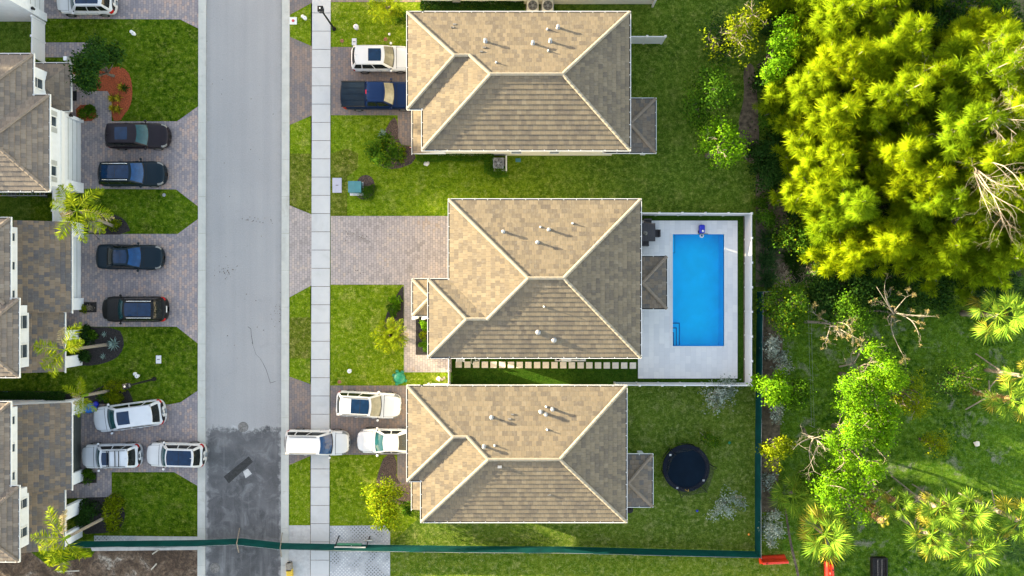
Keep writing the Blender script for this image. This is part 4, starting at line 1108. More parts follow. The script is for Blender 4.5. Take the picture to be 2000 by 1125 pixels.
# ================================================================== fences
def pvc_fence(label, pts, h=1.62, step=1.82, name='vinyl_fence'):
    """white boarded fence along base points in metres"""
    o = Vector((pts[0].x, pts[0].y, 0)); root = thing(name, label, 'fence', o)
    first = True
    for a, b in zip(pts[:-1], pts[1:]):
        d = b-a; L_ = d.length; d.normalize(); s = Vector((-d.y, d.x, 0)); n = max(1, round(L_/step))
        def slab(t0, t1, w, z0, z1, mb):
            c = [a+d*t0-s*w, a+d*t1-s*w, a+d*t1+s*w, a+d*t0+s*w]
            mb.add([v+Vector((0,0,z0)) for v in c]+[v+Vector((0,0,z1)) for v in c], [(3,2,1,0),(4,5,6,7),(0,1,5,4),(1,2,6,5),(2,3,7,6),(3,0,4,7)])
        for k in range(n):
            t0, t1 = L_*k/n+.065, L_*(k+1)/n-.065
            mb = MB(); nb = max(2, int((t1-t0)/.16))
            for j in range(nb): slab(t0+(t1-t0)*j/nb+.004, t0+(t1-t0)*(j+1)/nb-.004, .018, .16, h-.15, mb)
            slab(t0, t1, .014, .15, h-.14, mb)
            pn = mb.build('panel', M['pvc'], root, o)
            for z0 in (.05, h-.16):
                mb = MB(); slab(t0, t1, .032, z0, z0+.13, mb); mb.build('rail', M['pvc'], pn, o)
        for k in range(n+1):
            if k == 0 and not first: continue
            c = a + d*(L_*k/n); mb = MB(); mb.box(c.x-.065, c.y-.065, 0, c.x+.065, c.y+.065, h+.05)
            po = mb.build('post', M['pvc'], root, o)
            mb = MB(); mb.add([c+Vector((-.085,-.085,h+.05)),c+Vector((.085,-.085,h+.05)),c+Vector((.085,.085,h+.05)),c+Vector((-.085,.085,h+.05)),c+Vector((0,0,h+.13))], [(3,2,1,0),(0,1,4),(1,2,4),(2,3,4),(3,0,4)]); mb.build('post_cap', M['pvc'], po, o)
        first = False
    return root
pvc_fence('white vinyl fence running round three sides of the pool deck', [W(1236,420), W(1455,421), W(1455,748), W(1200,747)])
pvc_fence('low white vinyl gate fence closing the turf side yard by the front path', [W(879,694), W(879,747)], 1.45, 1.2)
pvc_fence('short white vinyl fence standing out from the back wall of the top right house', [W(1222,85), W(1291,85)])
pvc_fence('white vinyl fence between the left lawns at the top left corner', [W(88,46), W(88,122)])
pvc_fence('white vinyl fence stub behind the foxtail palm at left centre', [W(128,376), W(128,455)])
pvc_fence('white vinyl fence end at the corner of the cream house at the top edge', [W(1274,13), W(1288,-60)])
pvc_fence('short white vinyl fence beside the rocks at the bottom house corner', [W(838,749), W(879,750)], 1.1)

def mesh_fence(label, pts, h=1.5, seed=0, parts=None):
    rs = random.Random(seed); o = pts[0].copy(); root = thing('mesh_fence', label, 'fence', o)
    # fabric: wavy top, slight billow
    mb = MB(); rail = MB(); cnt = 0
    for a, b in zip(pts[:-1], pts[1:]):
        d = b-a; L_ = d.length; n = max(2, int(L_/.5)); d.normalize(); s = Vector((-d.y, d.x, 0)); ph = rs.random()*6
        def P(i, v):
            t = i/n; sag = .06*math.sin(t*L_*1.0+ph)+.03*math.sin(t*L_*2.7+ph)
            edge = 0 if i in (0, n) else 1
            return a + d*(L_*t) + s*(edge*(.05*math.sin(t*L_*.8+ph)*v + .03*math.sin(v*3.1))) + Vector((0,0, .03 + v*(h-.03+edge*sag*.6)))
        vs = [P(i, v/4) for i in range(n+1) for v in range(5)]
        mb.add(vs, [(i*5+j, (i+1)*5+j, (i+1)*5+j+1, i*5+j+1) for i in range(n) for j in range(4)])
    fab = mb.build('screen_fabric', M['mesh_green'], root, o, smooth=True)
    for a, b in zip(pts[:-1], pts[1:]):
        d = b-a; L_ = d.length; n = max(1, round(L_/3.0))
        for k in range(n):
            c = a + d*(k/n); out = Vector((c.x, c.y, 0)).normalized()*.07; mb = MB(); mb.tube([c+out, c+out+Vector((0,0,h-.02))], .022, 6); mb.build('post', M['steel'], root, o)
        mb = MB(); mb.tube([a+Vector((0,0,h-.02)), b+Vector((0,0,h-.02))], .014, 5); mb.build('top_rail', M['steel'], root, o)
        if L_ < 6: pass
    return root
mf = mesh_fence('green mesh screen fence crossing the street and running round the bottom right yard', [W(140,1057),W(403,1054),W(472,1051),W(555,1060),W(700,1063),W(900,1066),W(1100,1067),W(1300,1072),W(1474,1076),W(1474,900),W(1476,740),W(1478,570),W(1522,568)])
o = mf.location.copy()
for (px, py) in ((473,1051),(556,1060)):
    a = W(px, py); mb = MB()
    mb.beam(a+Vector((-.25,-1.1,.03)), a+Vector((.15,.05,1.5)), .07, .05); mb.beam(a+Vector((-.18,.8,.03)), a+Vector((.1,.0,1.45)), .05, .05); mb.build('brace', M['timber'], mf, o)
# wire fence at the meadow edge
wf = thing('wire_fence', 'thin wire fence on slim posts along the left edge of the meadow', 'fence', W(1576,570)); o = wf.location.copy()
pts = [W(1573,560), W(1576,700), W(1580,830)]
for z in (.5, 1.0):
    mb = MB(); mb.tube([p+Vector((0,0,z)) for p in pts], .005, 5); mb.build('wire', M['steel'], wf, o)
for t in range(4):
    p = W(1573+t*2.3, 560+t*90); mb = MB(); mb.tube([p, p+Vector((0,0,1.05))], .018, 6); mb.build('post', M['steel'], wf, o)

# ================================================================== street furniture and yard things
def lamp(label, px, py, h, az):
    c = W(px, py); r = thing('street_lamp', label, 'street lamp', c, az, 'black post lamps')
    mb = MB(); mb.lathe([(.16,0),(.16,.18),(.10,.28),(.075,.6),(.06,h-.55),(.085,h-.50),(.05,h-.42)], 12); mb.build('pole', M['plastic'], r, smooth=True)
    mb = MB(); mb.box(-.2,-.2,h-.06,.2,.2,h+.02); mb.add([(-.2,-.2,h+.02),(.2,-.2,h+.02),(.2,.2,h+.02),(-.2,.2,h+.02),(0,0,h+.10)], [(0,1,4),(1,2,4),(2,3,4),(3,0,4)])
    hd = mb.build('lamp_head', M['plastic'], r)
    mb = MB()
    for sx_ in (-1,1):
        for sy_ in (-1,1): mb.beam((sx_*.15, sy_*.15, h-.46), (sx_*.17, sy_*.17, h-.06), .03, .03)
    mb.box(-.16,-.16,h-.50,.16,.16,h-.46); mb.build('lantern_frame', M['plastic'], hd)
    mb = MB(); mb.box(-.12,-.12,h-.45,.12,.12,h-.07); mb.build('lamp_glass', M['lamp_glass'], hd)
    mb = MB(); mb.box(-.04,-.05,h+.06,.04,.05,h+.15); mb.build('glare_block', M['trim'], hd)  # white block standing in for the glare on the lamp head
    return r
lamp('black square headed street lamp standing at the sidewalk edge near the top', 653, 57, 4.2, 0)
lamp('black street lamp standing on the left lawn between the palm beds', 302, 740, 4.3, R(12))
def disc(mb, c, r, z0, z1, n=20): mb.lathe([(r, z0),(r, z1-.01),(r-.02, z1)], n, c)
def manhole(label, px, py):
    c = W(px, py); r = thing('manhole', label, 'manhole cover', c)
    mb = MB(); mb.lathe([(.40,.0),(.40,.022),(.33,.024),(.33,0)], 28, cap=False); mb.build('frame', M['iron'], r)
    mb = MB(); mb.lathe([(.31,0),(.31,.020)], 28); cv = mb.build('cover', M['iron'], r)
    mb = MB(); mb.lathe([(.22,.0201),(.22,.026),(.19,.026),(.19,.0201)], 28, cap=False); mb.build('raised_ring', M['iron'], cv)
manhole('round iron manhole where old and new asphalt meet', 475, 834)
manhole('dusty round manhole by the left gutter below the green fence', 420, 1109)
def pad(name, label, cat, px, py, w, d, m, z=.05, rz=0, lid=None):
    c = W(px, py); mb = MB(); mb.box(-w/2,-d/2,-.02,w/2,d/2,z); ob = mb.build(name, m, None, bevel=.012); ob.location = c; ob.rotation_euler.z = rz; tag(ob, label, cat)
    if lid: lid(ob, z)
    return ob
def redlid(ob, z):
    mb = MB(); mb.lathe([(.11,z),(.11,z+.03),(.09,z+.035)], 16); mb.build('valve_lid', M['red'], ob)
pad('valve_pad', 'white square concrete pad with a round red lid by the gutter', 'valve pad', 573, 41, .56, .56, M['trim'], .06, 0, redlid)
def plate_seam(ob, z):
    mb = MB(); mb.box(-.10,-.03,z,.10,.03,z+.012); mb.build('lid_handle', M['iron'], ob)
pad('utility_box', 'small white meter box lid at the lawn corner above the white SUV', 'utility box', 692, 82, .36, .54, M['lid'], .05, 0, plate_seam)
pad('utility_box', 'lilac grey rectangular utility lid beside the sidewalk', 'utility box', 658.5, 362, .72, 1.15, M['purple_lid'], .05, 0, plate_seam)
pad('utility_box', 'white meter box lid on the left lawn above the street lamp', 'utility box', 310, 702, .40, .62, M['lid'], .05, 0, plate_seam)
for px, py, lb in ((668,80,'rusty round valve lid in the grass left of the white meter lid'), (663,746,'rusty round valve lid at the bottom left of the turtle lawn'), (753,77,'small reddish valve lid near the white top right pipe cap')):
    c = W(px, py); mb = MB(); mb.lathe([(.15,0),(.15,.03),(.12,.045),(.05,.05)], 12); ob = mb.build('valve_box', M['rust']); ob.location = c; tag(ob, lb, 'valve lid', 'rusty valve lids in the lawns')
def cleanout(label, px, py, m='trim', r=.19, h=.28, two=False):
    c = W(px, py); t = thing('sprinkler_riser', label, 'pipe cap', c, 0, 'white utility caps on the lawns')
    mb = MB(); mb.lathe([(r*.8,0),(r*.8,h*.6),(r,h*.62),(r,h*.9),(r*.7,h)], 14); mb.build('cap', M[m], t, smooth=False)
    mb = MB(); mb.lathe([(r*.18,h),(r*.18,h+.04)], 6); mb.build('cap_nut', M['steel'], t)
    if two:
        mb = MB(); mb.lathe([(r*.8,0),(r*.8,h*.5),(r*.9,h*.52),(r*.5,h*.8)], 12, (-.20,.16,0)); mb.build('second_cap', M[m], t)
cleanout('pair of white pipe caps on the small verge lawn beside the red lidded pad', 597, 37, r=.15, two=True)
cleanout('pale blue grey pipe cap on the top lawn right of the street lamp', 697, 55, 'lid', .2, .4)
cleanout('white pipe cap on the upper left lawn', 263, 67, r=.15, two=True)
cleanout('white pipe cap on the left lawn beside the black lamp post', 270, 734, r=.16, two=True)
cleanout('white pipe cap alone on the lawn left of the green turtle', 684, 724, r=.17, h=.35)
cleanout('tiny white pipe cap on the top lawn near the white SUV mirror', 761, 68, r=.09, h=.2)
cleanout('grey cleanout cap on the lawn below the black SUV', 321, 381, 'steel', .13, .08)
# transformer
t = thing('transformer_box', 'teal green electrical transformer box on a pad beside a rounded shrub', 'transformer', W(697,369)); 
mb = MB(); mb.box(-.52,-.52,0,.52,.52,.10); mb.build('concrete_base', M['lid'], t)
mb = MB(); mb.box(-.48,-.36,.10,.48,.46,.80); bdy = mb.build('cabinet', M['teal'], t, bevel=.02)
mb = MB(); mb.add([(-.5,-.38,.80),(.5,-.38,.80),(.5,.48,.80),(-.5,.48,.80),(-.5,-.38,.83),(.0,-.38,.86),(.0,.48,.90),(-.5,.48,.87),(.5,-.38,.83),(.5,.48,.87)], [(0,4,5,8,1),(1,8,9,2),(2,9,6,7,3),(3,7,4,0),(4,7,6,5),(5,6,9,8)]); mb.build('lid', M['teal'], t)
# turtle sandbox
t = thing('turtle_sandbox', 'green plastic turtle shaped sandbox on the front lawn corner', 'sandbox', W(781,738), R(20))
mb = MB(); mb.lathe([(.40,0),(.46,.10),(.47,.2),(.40,.30),(.25,.37),(.0,.40)], 20, cap=False); mb.build('shell_lid', M['turtle'], t, smooth=True)
for k in range(4):
    a = R(45+90*k); mb = MB(); mb.M = Matrix.Translation((.50*math.cos(a), .50*math.sin(a), .03)); mb.lathe([(.0,0),(.13,.01),(.14,.08),(.08,.13),(0,.14)], 12, cap=False); mb.build('foot', M['turtle'], t, smooth=True)
mb = MB(); mb.M = Matrix.Translation((0, .55, .06)); mb.lathe([(0,0),(.12,.02),(.14,.1),(.08,.18),(0,.19)], 12, cap=False); mb.build('head', M['turtle'], t, smooth=True)
for k in range(6):
    a = R(60*k); mb = MB(); mb.tube([(.12*math.cos(a),.12*math.sin(a),.395),(.30*math.cos(a),.30*math.sin(a),.345)], .012, 5); mb.build('shell_ridge', M['turtle'], t)
# air conditioners
def aircon(label, px, py, s=.84, top='steel', grp='air conditioners beside the houses'):
    t = thing('air_conditioner', label, 'air conditioner', W(px, py), 0, grp)
    mb = MB(); mb.box(-s*.6,-s*.6,0,s*.6,s*.6,.08); mb.build('base_pad', M['lid'], t)
    mb = MB(); mb.box(-s/2,-s/2,.08,s/2,s/2,.86); mb.build('casing', M[top], t, bevel=.05)
    mb = MB(); mb.lathe([(s*.43,.855),(s*.43,.875),(s*.40,.875),(s*.40,.80)], 28, cap=False); mb.build('fan_ring', M['dark'], t)
    mb = MB(); mb.lathe([(s*.40,.862),(.0,.8621)], 28, cap=False); mb.build('fan_well', M['iron'], t)
    for r in (.14,.24,.34):
        mb = MB(); mb.lathe([(s*r,.878),(s*r+.012,.884),(s*r+.024,.878)], 28, cap=False); mb.build('guard_ring', M['steel'], t)
    for k in range(5):
        a = R(72*k); mb = MB(); c, sn = math.cos(a), math.sin(a); b, e = math.cos(a+.5), math.sin(a+.5)
        mb.add([(.05*c,.05*sn,.866),(s*.36*c,s*.36*sn,.866),(s*.36*b,s*.36*e,.874),(.05*b,.05*e,.872)], [(0,1,2,3)]); mb.build('fan_blade', M['plastic'], t)
    mb = MB(); mb.lathe([(.10,.87),(.10,.892),(.05,.90)], 14); mb.build('fan_hub', M['steel'], t)
    return t
aircon('grey air conditioner boxed in by a clipped hedge on the side lawn', 974, 322)
aircon('left cream air conditioner of the pair at the top edge', 1040, 19, .84, 'cream'); aircon('right cream air conditioner of the pair at the top edge', 1069, 19, .84, 'cream')
mb = MB(); a = W(989, 335); mb.box(-.05,-.1,0,.05,1.1,.95); w = mb.build('screen_wall', M['cream'], None, bevel=.01); w.location = a; tag(w, 'narrow cream screen wall on the right of the hedged air conditioner', 'screen wall')
for px, py, lb in ((1012,313,'flat teal valve box lid right of the hedged air conditioner'), (981,20,'flat teal valve box lid left of the two air conditioners'), (11,768,'round teal valve box lid in the hedge at the left edge')):
    c = W(px, py); mb = MB(); mb.box(-.2,-.14,0,.2,.14,.05); mb.box(-.05,-.02,.05,.05,.02,.06); ob = mb.build('valve_box', M['teal'], None, bevel=.01); ob.location = c; tag(ob, lb, 'valve box')
# trampoline
t = thing('trampoline', 'round black trampoline with a dark safety net on the back lawn', 'trampoline', W(1336,910))
mb = MB(); mb.lathe([(1.50,.70),(.0,.699)], 40, cap=False); mb.build('jumping_mat', M['navy'], t)
mb = MB(); mb.lathe([(1.48,.72),(1.52,.76),(1.80,.75),(1.83,.70),(1.48,.69)], 40, cap=False); mb.build('spring_pad', M['pad'], t)
mb = MB(); mb.tube([(1.8*math.cos(R(9*k)),1.8*math.sin(R(9*k)),.68) for k in range(41)], .03, 6); mb.build('frame', M['plastic'], t, smooth=True)
for k in range(6):
    a = R(60*k+10); c, s = math.cos(a), math.sin(a)
    mb = MB(); mb.tube([(1.82*c,1.82*s,.0),(1.82*c,1.82*s,.9),(1.90*c,1.90*s,1.5),(2.0*c,2.0*s,2.0),(1.90*c,1.90*s,2.25),(1.74*c,1.74*s,2.3)], .028, 6); mb.build('net_pole', M['plastic'], t, smooth=True)
    mb = MB(); mb.tube([(1.8*c,1.8*s,.05),(1.8*math.cos(a+.5),1.8*math.sin(a+.5),.05)], .025, 6); mb.build('leg_bar', M['plastic'], t)
mb = MB(); n = 48
def netp(i, j): 
    a = 2*math.pi*i; v = j; r = lerp(1.55, 1.70+.06*math.cos(6*(a-R(10))), v); return Vector((r*math.cos(a), r*math.sin(a), lerp(.75, 2.25-.10*abs(math.sin(3*(a-R(10)))), v)))
mb.grid(netp, n, 4); mb.build('safety_net', M['net'], t, smooth=True)
for a, r in ((-35,1.62),(140,1.6),(-115,1.66)):
    mb = MB(); x, y = r*math.cos(R(a)), r*math.sin(R(a)); mb.box(x-.08, y-.07, .765, x+.08, y+.07, .775); mb.build('white_label', M['trim'], t)
mb = MB(); mb.beam((-.12,-1.62,.80), (.16,-1.78,.80), .04, .02); mb.beam((.16,-1.78,.80),(.14,-1.60,.80), .04, .02); mb.build('zip_trim', M['yellow'], t)
# patio set
t = thing('patio_table', 'dark slatted square patio table under the eave by the pool', 'table', W(1261,455))
hw_ = .62; mb = MB()
for k in range(9): mb.box(-hw_+k*.138, -.70, .70, -hw_+k*.138+.131, .70, .74)
mb.build('tabletop', M['wicker'], t)
for x in (-.55,.55):
    for y in (-.62,.62): mb = MB(); mb.box(x-.04,y-.04,0,x+.04,y+.04,.70); mb.build('leg', M['plastic'], t)
mb = MB(); mb.M = Matrix.Translation(W(1257,457)+Vector((0,0,.74))); mb.lathe([(.0,0),(.16,.005),(.17,.06),(.13,.10),(.03,.11),(.02,.28)], 14, cap=False); bowl = mb.build('lantern', M['iron'], None, smooth=True); tag(bowl, 'small round lantern standing on the dark patio table', 'lantern')
def chair(label, px, py, deg):
    c = thing('patio_chair', label, 'chair', W(px, py), R(deg), 'dark patio chairs')
    mb = MB(); mb.box(-.27,-.28,.40,.27,.28,.46); mb.build('seat', M['wicker'], c, bevel=.02)
    mb = MB(); mb.box(.20,-.28,.46,.28,.28,.88); mb.build('backrest', M['wicker'], c, bevel=.02)
    for x in (-.24,.24):
        for y in (-.25,.25): mb = MB(); mb.box(x-.025,y-.025,0,x+.025,y+.025,.40); mb.build('leg', M['plastic'], c)
    for y in (-.27,.27): mb = MB(); mb.box(-.26,y-.03,.62,.22,y+.03,.66); mb.build('armrest', M['wicker'], c)
chair('dark patio chair on the pool side of the table', 1279, 457, 0)
chair('dark patio chair at the fence end of the table', 1262, 436, 90)
chair('dark patio chair at the lower end of the table half under the eave', 1257, 475, -90)
# pool cleaner caddy and float
t = thing('pool_caddy', 'bright blue pool cleaner cart at the pool edge', 'pool cleaner', W(1368.5,448))
mb = MB(); mb.box(-.21,-.33,.10,.21,.33,.55); mb.build('cover', M['blue'], t, bevel=.09)
mb = MB(); mb.M = Matrix.Translation((.03,-.18,.55)); mb.lathe([(0,0),(.10,.01),(.08,.1),(0,.12)], 10, cap=False); mb.build('handle_bag', M['trim'], t, smooth=True)
for x in (-.2,.2): mb = MB(); mb.M = Matrix.Translation((x,-.2,.16)) @ Matrix.Rotation(R(90),4,'Y'); mb.lathe([(.10,-.03),(.10,.03)], 14); mb.build('wheel', M['plastic'], t)
mb = MB(); mb.tube([(-.25,-.36,.10),(.55,-.36,.10)], .02, 6); mb.build('pole', M['plastic'], t)
t = thing('chlorine_float', 'pale ring shaped chlorine float on the water by the blue cart', 'pool float', W(1371,460)+Vector((0,0,-.09)))
mb = MB(); mb.tube([(.13*math.cos(R(20*k)), .13*math.sin(R(20*k)), .02) for k in range(19)], .045, 8); mb.build('ring', M['trim'], t, smooth=True)
mb = MB(); mb.lathe([(.06,-.1),(.06,.05),(.03,.06)], 10); mb.build('canister', M['teal'], t)
# side yard things half under the eave of the middle house
t = thing('garden_chair', 'white slatted garden chair half under the middle house eave', 'chair', W(900,699))
mb = MB(); mb.M = Matrix.Translation((0,0,0))
for k in range(5): mb.box(-.30+k*.125,-.25,.38,-.20+k*.125,.26,.42)
mb.build('seat', M['trim'], t)
mb = MB()
for k in range(5): mb.box(-.30+k*.125,.24,.42,-.20+k*.125,.28,.85)
mb.build('backrest', M['trim'], t)
for x in (-.28,.28):
    for y in (-.22,.22): mb = MB(); mb.box(x-.03,y-.03,0,x+.03,y+.03,.38); mb.build('leg', M['trim'], t)
    mb = MB(); mb.box(x-.05,-.26,.58,x+.05,.26,.62); mb.build('armrest', M['trim'], t)
t = thing('bicycle', 'pale bicycle lying by the wall on the dark side turf', 'bicycle', W(938,698), R(35))
for x in (-.48,.48):
    mb = MB(); mb.tube([(x+.32*math.cos(R(18*k)), .32*math.sin(R(18*k)), .06+.04*math.sin(R(18*k))) for k in range(21)], .022, 6); wh = mb.build('wheel', M['trim'], t, smooth=True)
    mb = MB(); [mb.tube([(x,0,.06),(x+.31*math.cos(R(45*k)), .31*math.sin(R(45*k)), .06)], .005, 4) for k in range(8)]; mb.build('spokes', M['steel'], wh)
for p_, q_ in (((-.48,0,.1),(-.1,-.1,.12)),((-.1,-.1,.12),(.35,.1,.12)),((-.48,0,.1),(-.2,.3,.12)),((-.2,.3,.12),(.33,.25,.12)),((.48,0,.1),(.3,.42,.12)),((-.2,.3,.12),(-.1,-.1,.12))):
    mb = MB(); mb.tube([p_, q_], .02, 6); mb.build('frame_tube', M['trim'], t)
mb = MB(); mb.tube([(.15,.5,.12),(.3,.42,.16),(.48,.48,.12)], .018, 6); mb.build('handlebar', M['plastic'], t)
mb = MB(); mb.box(-.32,.33,.09,-.10,.41,.14); mb.build('saddle', M['plastic'], t)
t = thing('pool_pump', 'white pool pump equipment on a slab under the middle house eave', 'pool pump', W(1114,698))
mb = MB(); mb.box(-1.2,-.30,0,1.2,.5,.07); mb.build('slab', M['lid'], t)
mb = MB(); mb.box(-.75,-.26,.07,.02,.45,.72); mb.build('heater_box', M['trim'], t, bevel=.03)
mb = MB(); mb.tube([(.1,-.2,.3),(1.0,-.2,.3),(1.12,-.1,.3),(1.12,.3,.3)], .05, 8); mb.build('white_pipe', M['trim'], t, smooth=True)
mb = MB(); mb.M = Matrix.Translation((.62,.05,.07)); mb.lathe([(.16,0),(.18,.1),(.18,.5),(.1,.6)], 14); mb.build('filter_tank', M['teal'], t, smooth=True)
mb = MB(); mb.M = Matrix.Translation((-1.0,-.02,.07)); mb.lathe([(.14,0),(.16,.1),(.16,.4),(.06,.5)], 12); mb.build('pump_motor', M['pad'], t, smooth=True)
# barricade and sign at the gate
t = thing('barricade', 'white and green folding road barricade leaning over the green mesh fence', 'barricade', W(688,1056), R(-1))
mb = MB(); mb.box(-1.2,-.32,.62,1.2,-.22,.86); mb.build('front_board', M['trim'], t)
mb = MB(); mb.box(-1.05,-.10,.40,.85,-.06,.75); mb.build('green_panel', simple('green_sign_back', (.04,.20,.11), .6, .2, 6), t)
mb = MB(); mb.beam((.02,-.11,.42),(.10,-.11,.78), .05, .04); mb.build('brace', M['trim'], t)
for x in (-1.2,1.2):
    mb = MB(); mb.beam((x+.18,.38,.02),(x,-.34,.82), .08, .06); mb.build('leg', M['plastic'], t)
t = thing('warning_sign', 'small white warning sign with an orange mark beside the barricade', 'sign', W(721,1053), R(-2))
mb = MB(); mb.M = Matrix.Translation((0,0,.45)) @ Matrix.Rotation(R(52),4,'X'); mb.box(-.36,-.20,-.01,.36,.20,.01); sg = mb.build('sign_board', M['trim'], t)
mb = MB(); mb.M = Matrix.Translation((0,0,.45)) @ Matrix.Rotation(R(52),4,'X'); mb.box(-.24,.03,.011,-.06,.13,.015); mb.build('orange_mark', M['orange'], sg)
mb = MB(); mb.tube([(0,.05,0),(0,.03,.5)], .03, 6); mb.build('stake', M['timber'], t)
# red water-filled barriers
def barrier(label, px, py, deg, L_=2.0):
    t = thing('traffic_barrier', label, 'barrier', W(px, py), R(deg), 'red plastic traffic barriers')
    sec = [(-.30,0),(-.30,.22),(-.14,.42),(-.09,.95),(.09,.95),(.14,.42),(.30,.22),(.30,0)]
    mb = MB(); n = len(sec); vs = [(x, y, z) for x in (-L_/2, L_/2) for y, z in sec]
    mb.add(vs, [(i, (i+1) % n, n+(i+1) % n, n+i) for i in range(n)] + [tuple(range(n))[::-1], tuple(range(n, 2*n))]); mb.build('shell', M['red_plastic'], t, bevel=.03)
    for x in (-.62, .58):
        mb = MB(); mb.M = Matrix.Translation((x, .122, .68)) @ Matrix.Rotation(R(83),4,'X'); mb.lathe([(.09,-.012),(.09,.012)], 14); mb.build('fork_hole', M['dark'], t)
    mb = MB(); mb.M = Matrix.Translation((-.28,.117,.72)) @ Matrix.Rotation(R(84),4,'X'); mb.box(-.2,-.11,-.010,.2,.11,.010); mb.build('sticker', M['pink'], t)
    mb = MB(); mb.M = Matrix.Translation((.36,.117,.70)) @ Matrix.Rotation(R(84),4,'X'); mb.box(-.08,-.08,-.010,.08,.08,.010); mb.build('reflector', M['trim'], t)
    mb = MB(); mb.lathe([(.05,.95),(.05,.99),(.03,1.0)], 10, (.7,0,0)); mb.build('filler_cap', M['plastic'], t)
barrier('red plastic traffic barrier lying at the outside corner of the green fence', 1507, 1091, 183)
barrier('orange red traffic barrier below the large yellow green fan palm', 1617, 1122, 92, 2.2)
# black frame box
t = thing('planter_frame', 'black open raised frame on the meadow at the bottom edge', 'planter', W(1714,1108))
for a in ((-.58,-.85,-.50,.85),(.50,-.85,.58,.85),(-.5,-.85,.5,-.77),(-.5,.77,.5,.85)): mb = MB(); mb.box(a[0],a[1],0,a[2],a[3],.42); mb.build('side_board', M['plastic'], t)
mb = MB(); mb.box(-.49,-.76,0,.49,.76,.25); mb.build('soil_fill', M['mulch'], t)
for x in (-.16,.16): mb = MB(); mb.tube([(x,-.77,.36),(x,.77,.36)], .02, 6); mb.build('cross_bar', M['iron'], t)
# yellow bins
def bin_(label, px, py, m):
    t = thing('crate', label, 'crate', W(px, py), R(3))
    mb = MB(); mb.box(-.20,-.30,0,.20,.30,.40); mb.build('tub', m, t, bevel=.03)
    mb = MB(); mb.box(-.22,-.32,.40,.22,.32,.45); mb.build('lid', m, t, bevel=.02)
    for y in (-.33,.33): mb = MB(); mb.box(-.08,y-.02,.30,.08,y+.02,.36); mb.build('handle', M['plastic'], t)
bin_('yellow crate at the bottom edge beside the gutter', 568, 1117, M['yellow']); bin_('sandy tan crate just above the yellow crate', 567, 1104, M['timber'])
# ladder by the upper left house
t = thing('ladder', 'silver extension ladder lying along the side wall with orange feet', 'ladder', W(62,380))
for y in (-.2,.2): mb = MB(); mb.box(-1.75,y-.03,.9,1.8,y+.03,1.0); mb.build('rail', M['steel'], t)
for k in range(11): mb = MB(); mb.tube([(-1.6+k*.32,-.2,.95),(-1.6+k*.32,.2,.95)], .02, 6); mb.build('rung', M['steel'], t)
for y in (-.2,.2): mb = MB(); mb.box(-1.88,y-.05,.88,-1.75,y+.05,1.02); mb.build('foot', M['orange'], t)
for x in (-1.2,1.2): mb = MB(); mb.box(x-.03,-.25,0,x+.03,.30,.9); mb.build('wall_bracket', M['iron'], t)
# hose, float, rocks, ball and bits
t = thing('garden_hose', 'coiled pale hose on the small paved pad beside the palm bed', 'hose', W(188,447))
mb = MB(); mb.tube([(.17*math.cos(R(24*k)), .17*math.sin(R(24*k)), .03+.0015*k) for k in range(34)], .022, 6); mb.build('coil', M['palewood'], t, smooth=True)
mb = MB(); mb.tube([(-.1,-.14,.03),(-.3,-.3,.03),(-.05,-.5,.03),(.25,-.85,.03)], .015, 6); mb.build('hose_tail', M['plastic'], t, smooth=True)
t = thing('pool_float', 'bright blue inflatable float left on the drive by the garage corner', 'inflatable', W(178,797), R(15))
mb = MB(); mb.M = Matrix.Diagonal((1,.66,1,1)); mb.lathe([(0,.02),(.42,.03),(.56,.10),(.5,.18),(.35,.14),(0,.12)], 20, cap=False); mb.build('float_body', M['sky_blue'], t, smooth=True)
mb = MB(); mb.M = Matrix.Translation((.5,.18,.12)); mb.lathe([(0,-.08),(.22,-.05),(.24,.02),(.1,.09),(0,.1)], 12, cap=False); mb.build('float_head', M['blue'], t, smooth=True)
for px, py, s, lb in ((857,740,.16,'white rock left of the side gate'), (863,741,.12,'tan rock between the white rock and the gate'), (868,738,.10,'small brown rock nearest the side gate'), (833,319,.2,'pale edging rock at the end of the clipped hedge'), (1907,866,.22,'white stone alone in the meadow')):
    mb = MB(); rs = random.Random(px); vs = []; mb.lathe([(0,0),(s,.03),(s*1.05,s*.4),(s*.6,s*.8),(0,s*.9)], 9, cap=False)
    for v in mb.v: v.x *= 1+.3*rs.uniform(-1,1); v.y *= 1+.3*rs.uniform(-1,1)
    ob = mb.build('rock', M['stone'] if 'brown' not in lb and 'tan' not in lb else M['timber']); ob.location = W(px, py); tag(ob, lb, 'rock')
for px, py, m, r, lb, nm in ((1361,997,'blue',.10,'small blue toy ball on the lawn below the trampoline','ball'), (1462,1043,'orange',.10,'small orange ball near the green fence corner','ball'), (1424,864,'turtle',.12,'green sprinkler head right of the trampoline shrub','sprinkler')):
    mb = MB(); mb.lathe([(0,0),(r*.7,r*.3),(r,r),(r*.7,r*1.7),(0,r*2)], 12, cap=False); ob = mb.build(nm, M[m], smooth=True); ob.location = W(px, py); tag(ob, lb, nm)
t = thing('garden_flag', 'small pink and white flag hanging by the front wall of the top house', 'flag', W(803,292))
mb = MB(); mb.tube([(0,0,0),(0,0,1.1),(.25,0,1.1)], .012, 5); mb.build('flag_pole', M['plastic'], t)
mb = MB(); mb.grid(lambda a, b: Vector((.02+.22*a, .05*math.sin(5*b), .7+.4*b)), 2, 6); mb.build('cloth', M['pink'], t)
t = thing('barbecue_grill', 'black kettle grill half hidden by the bottom house porch', 'grill', W(1227,990))
mb = MB(); mb.M = Matrix.Translation((0,0,.75)); mb.lathe([(0,-.2),(.2,-.15),(.28,0),(.2,.16),(0,.2)], 16, cap=False); mb.build('bowl', M['plastic'], t, smooth=True)
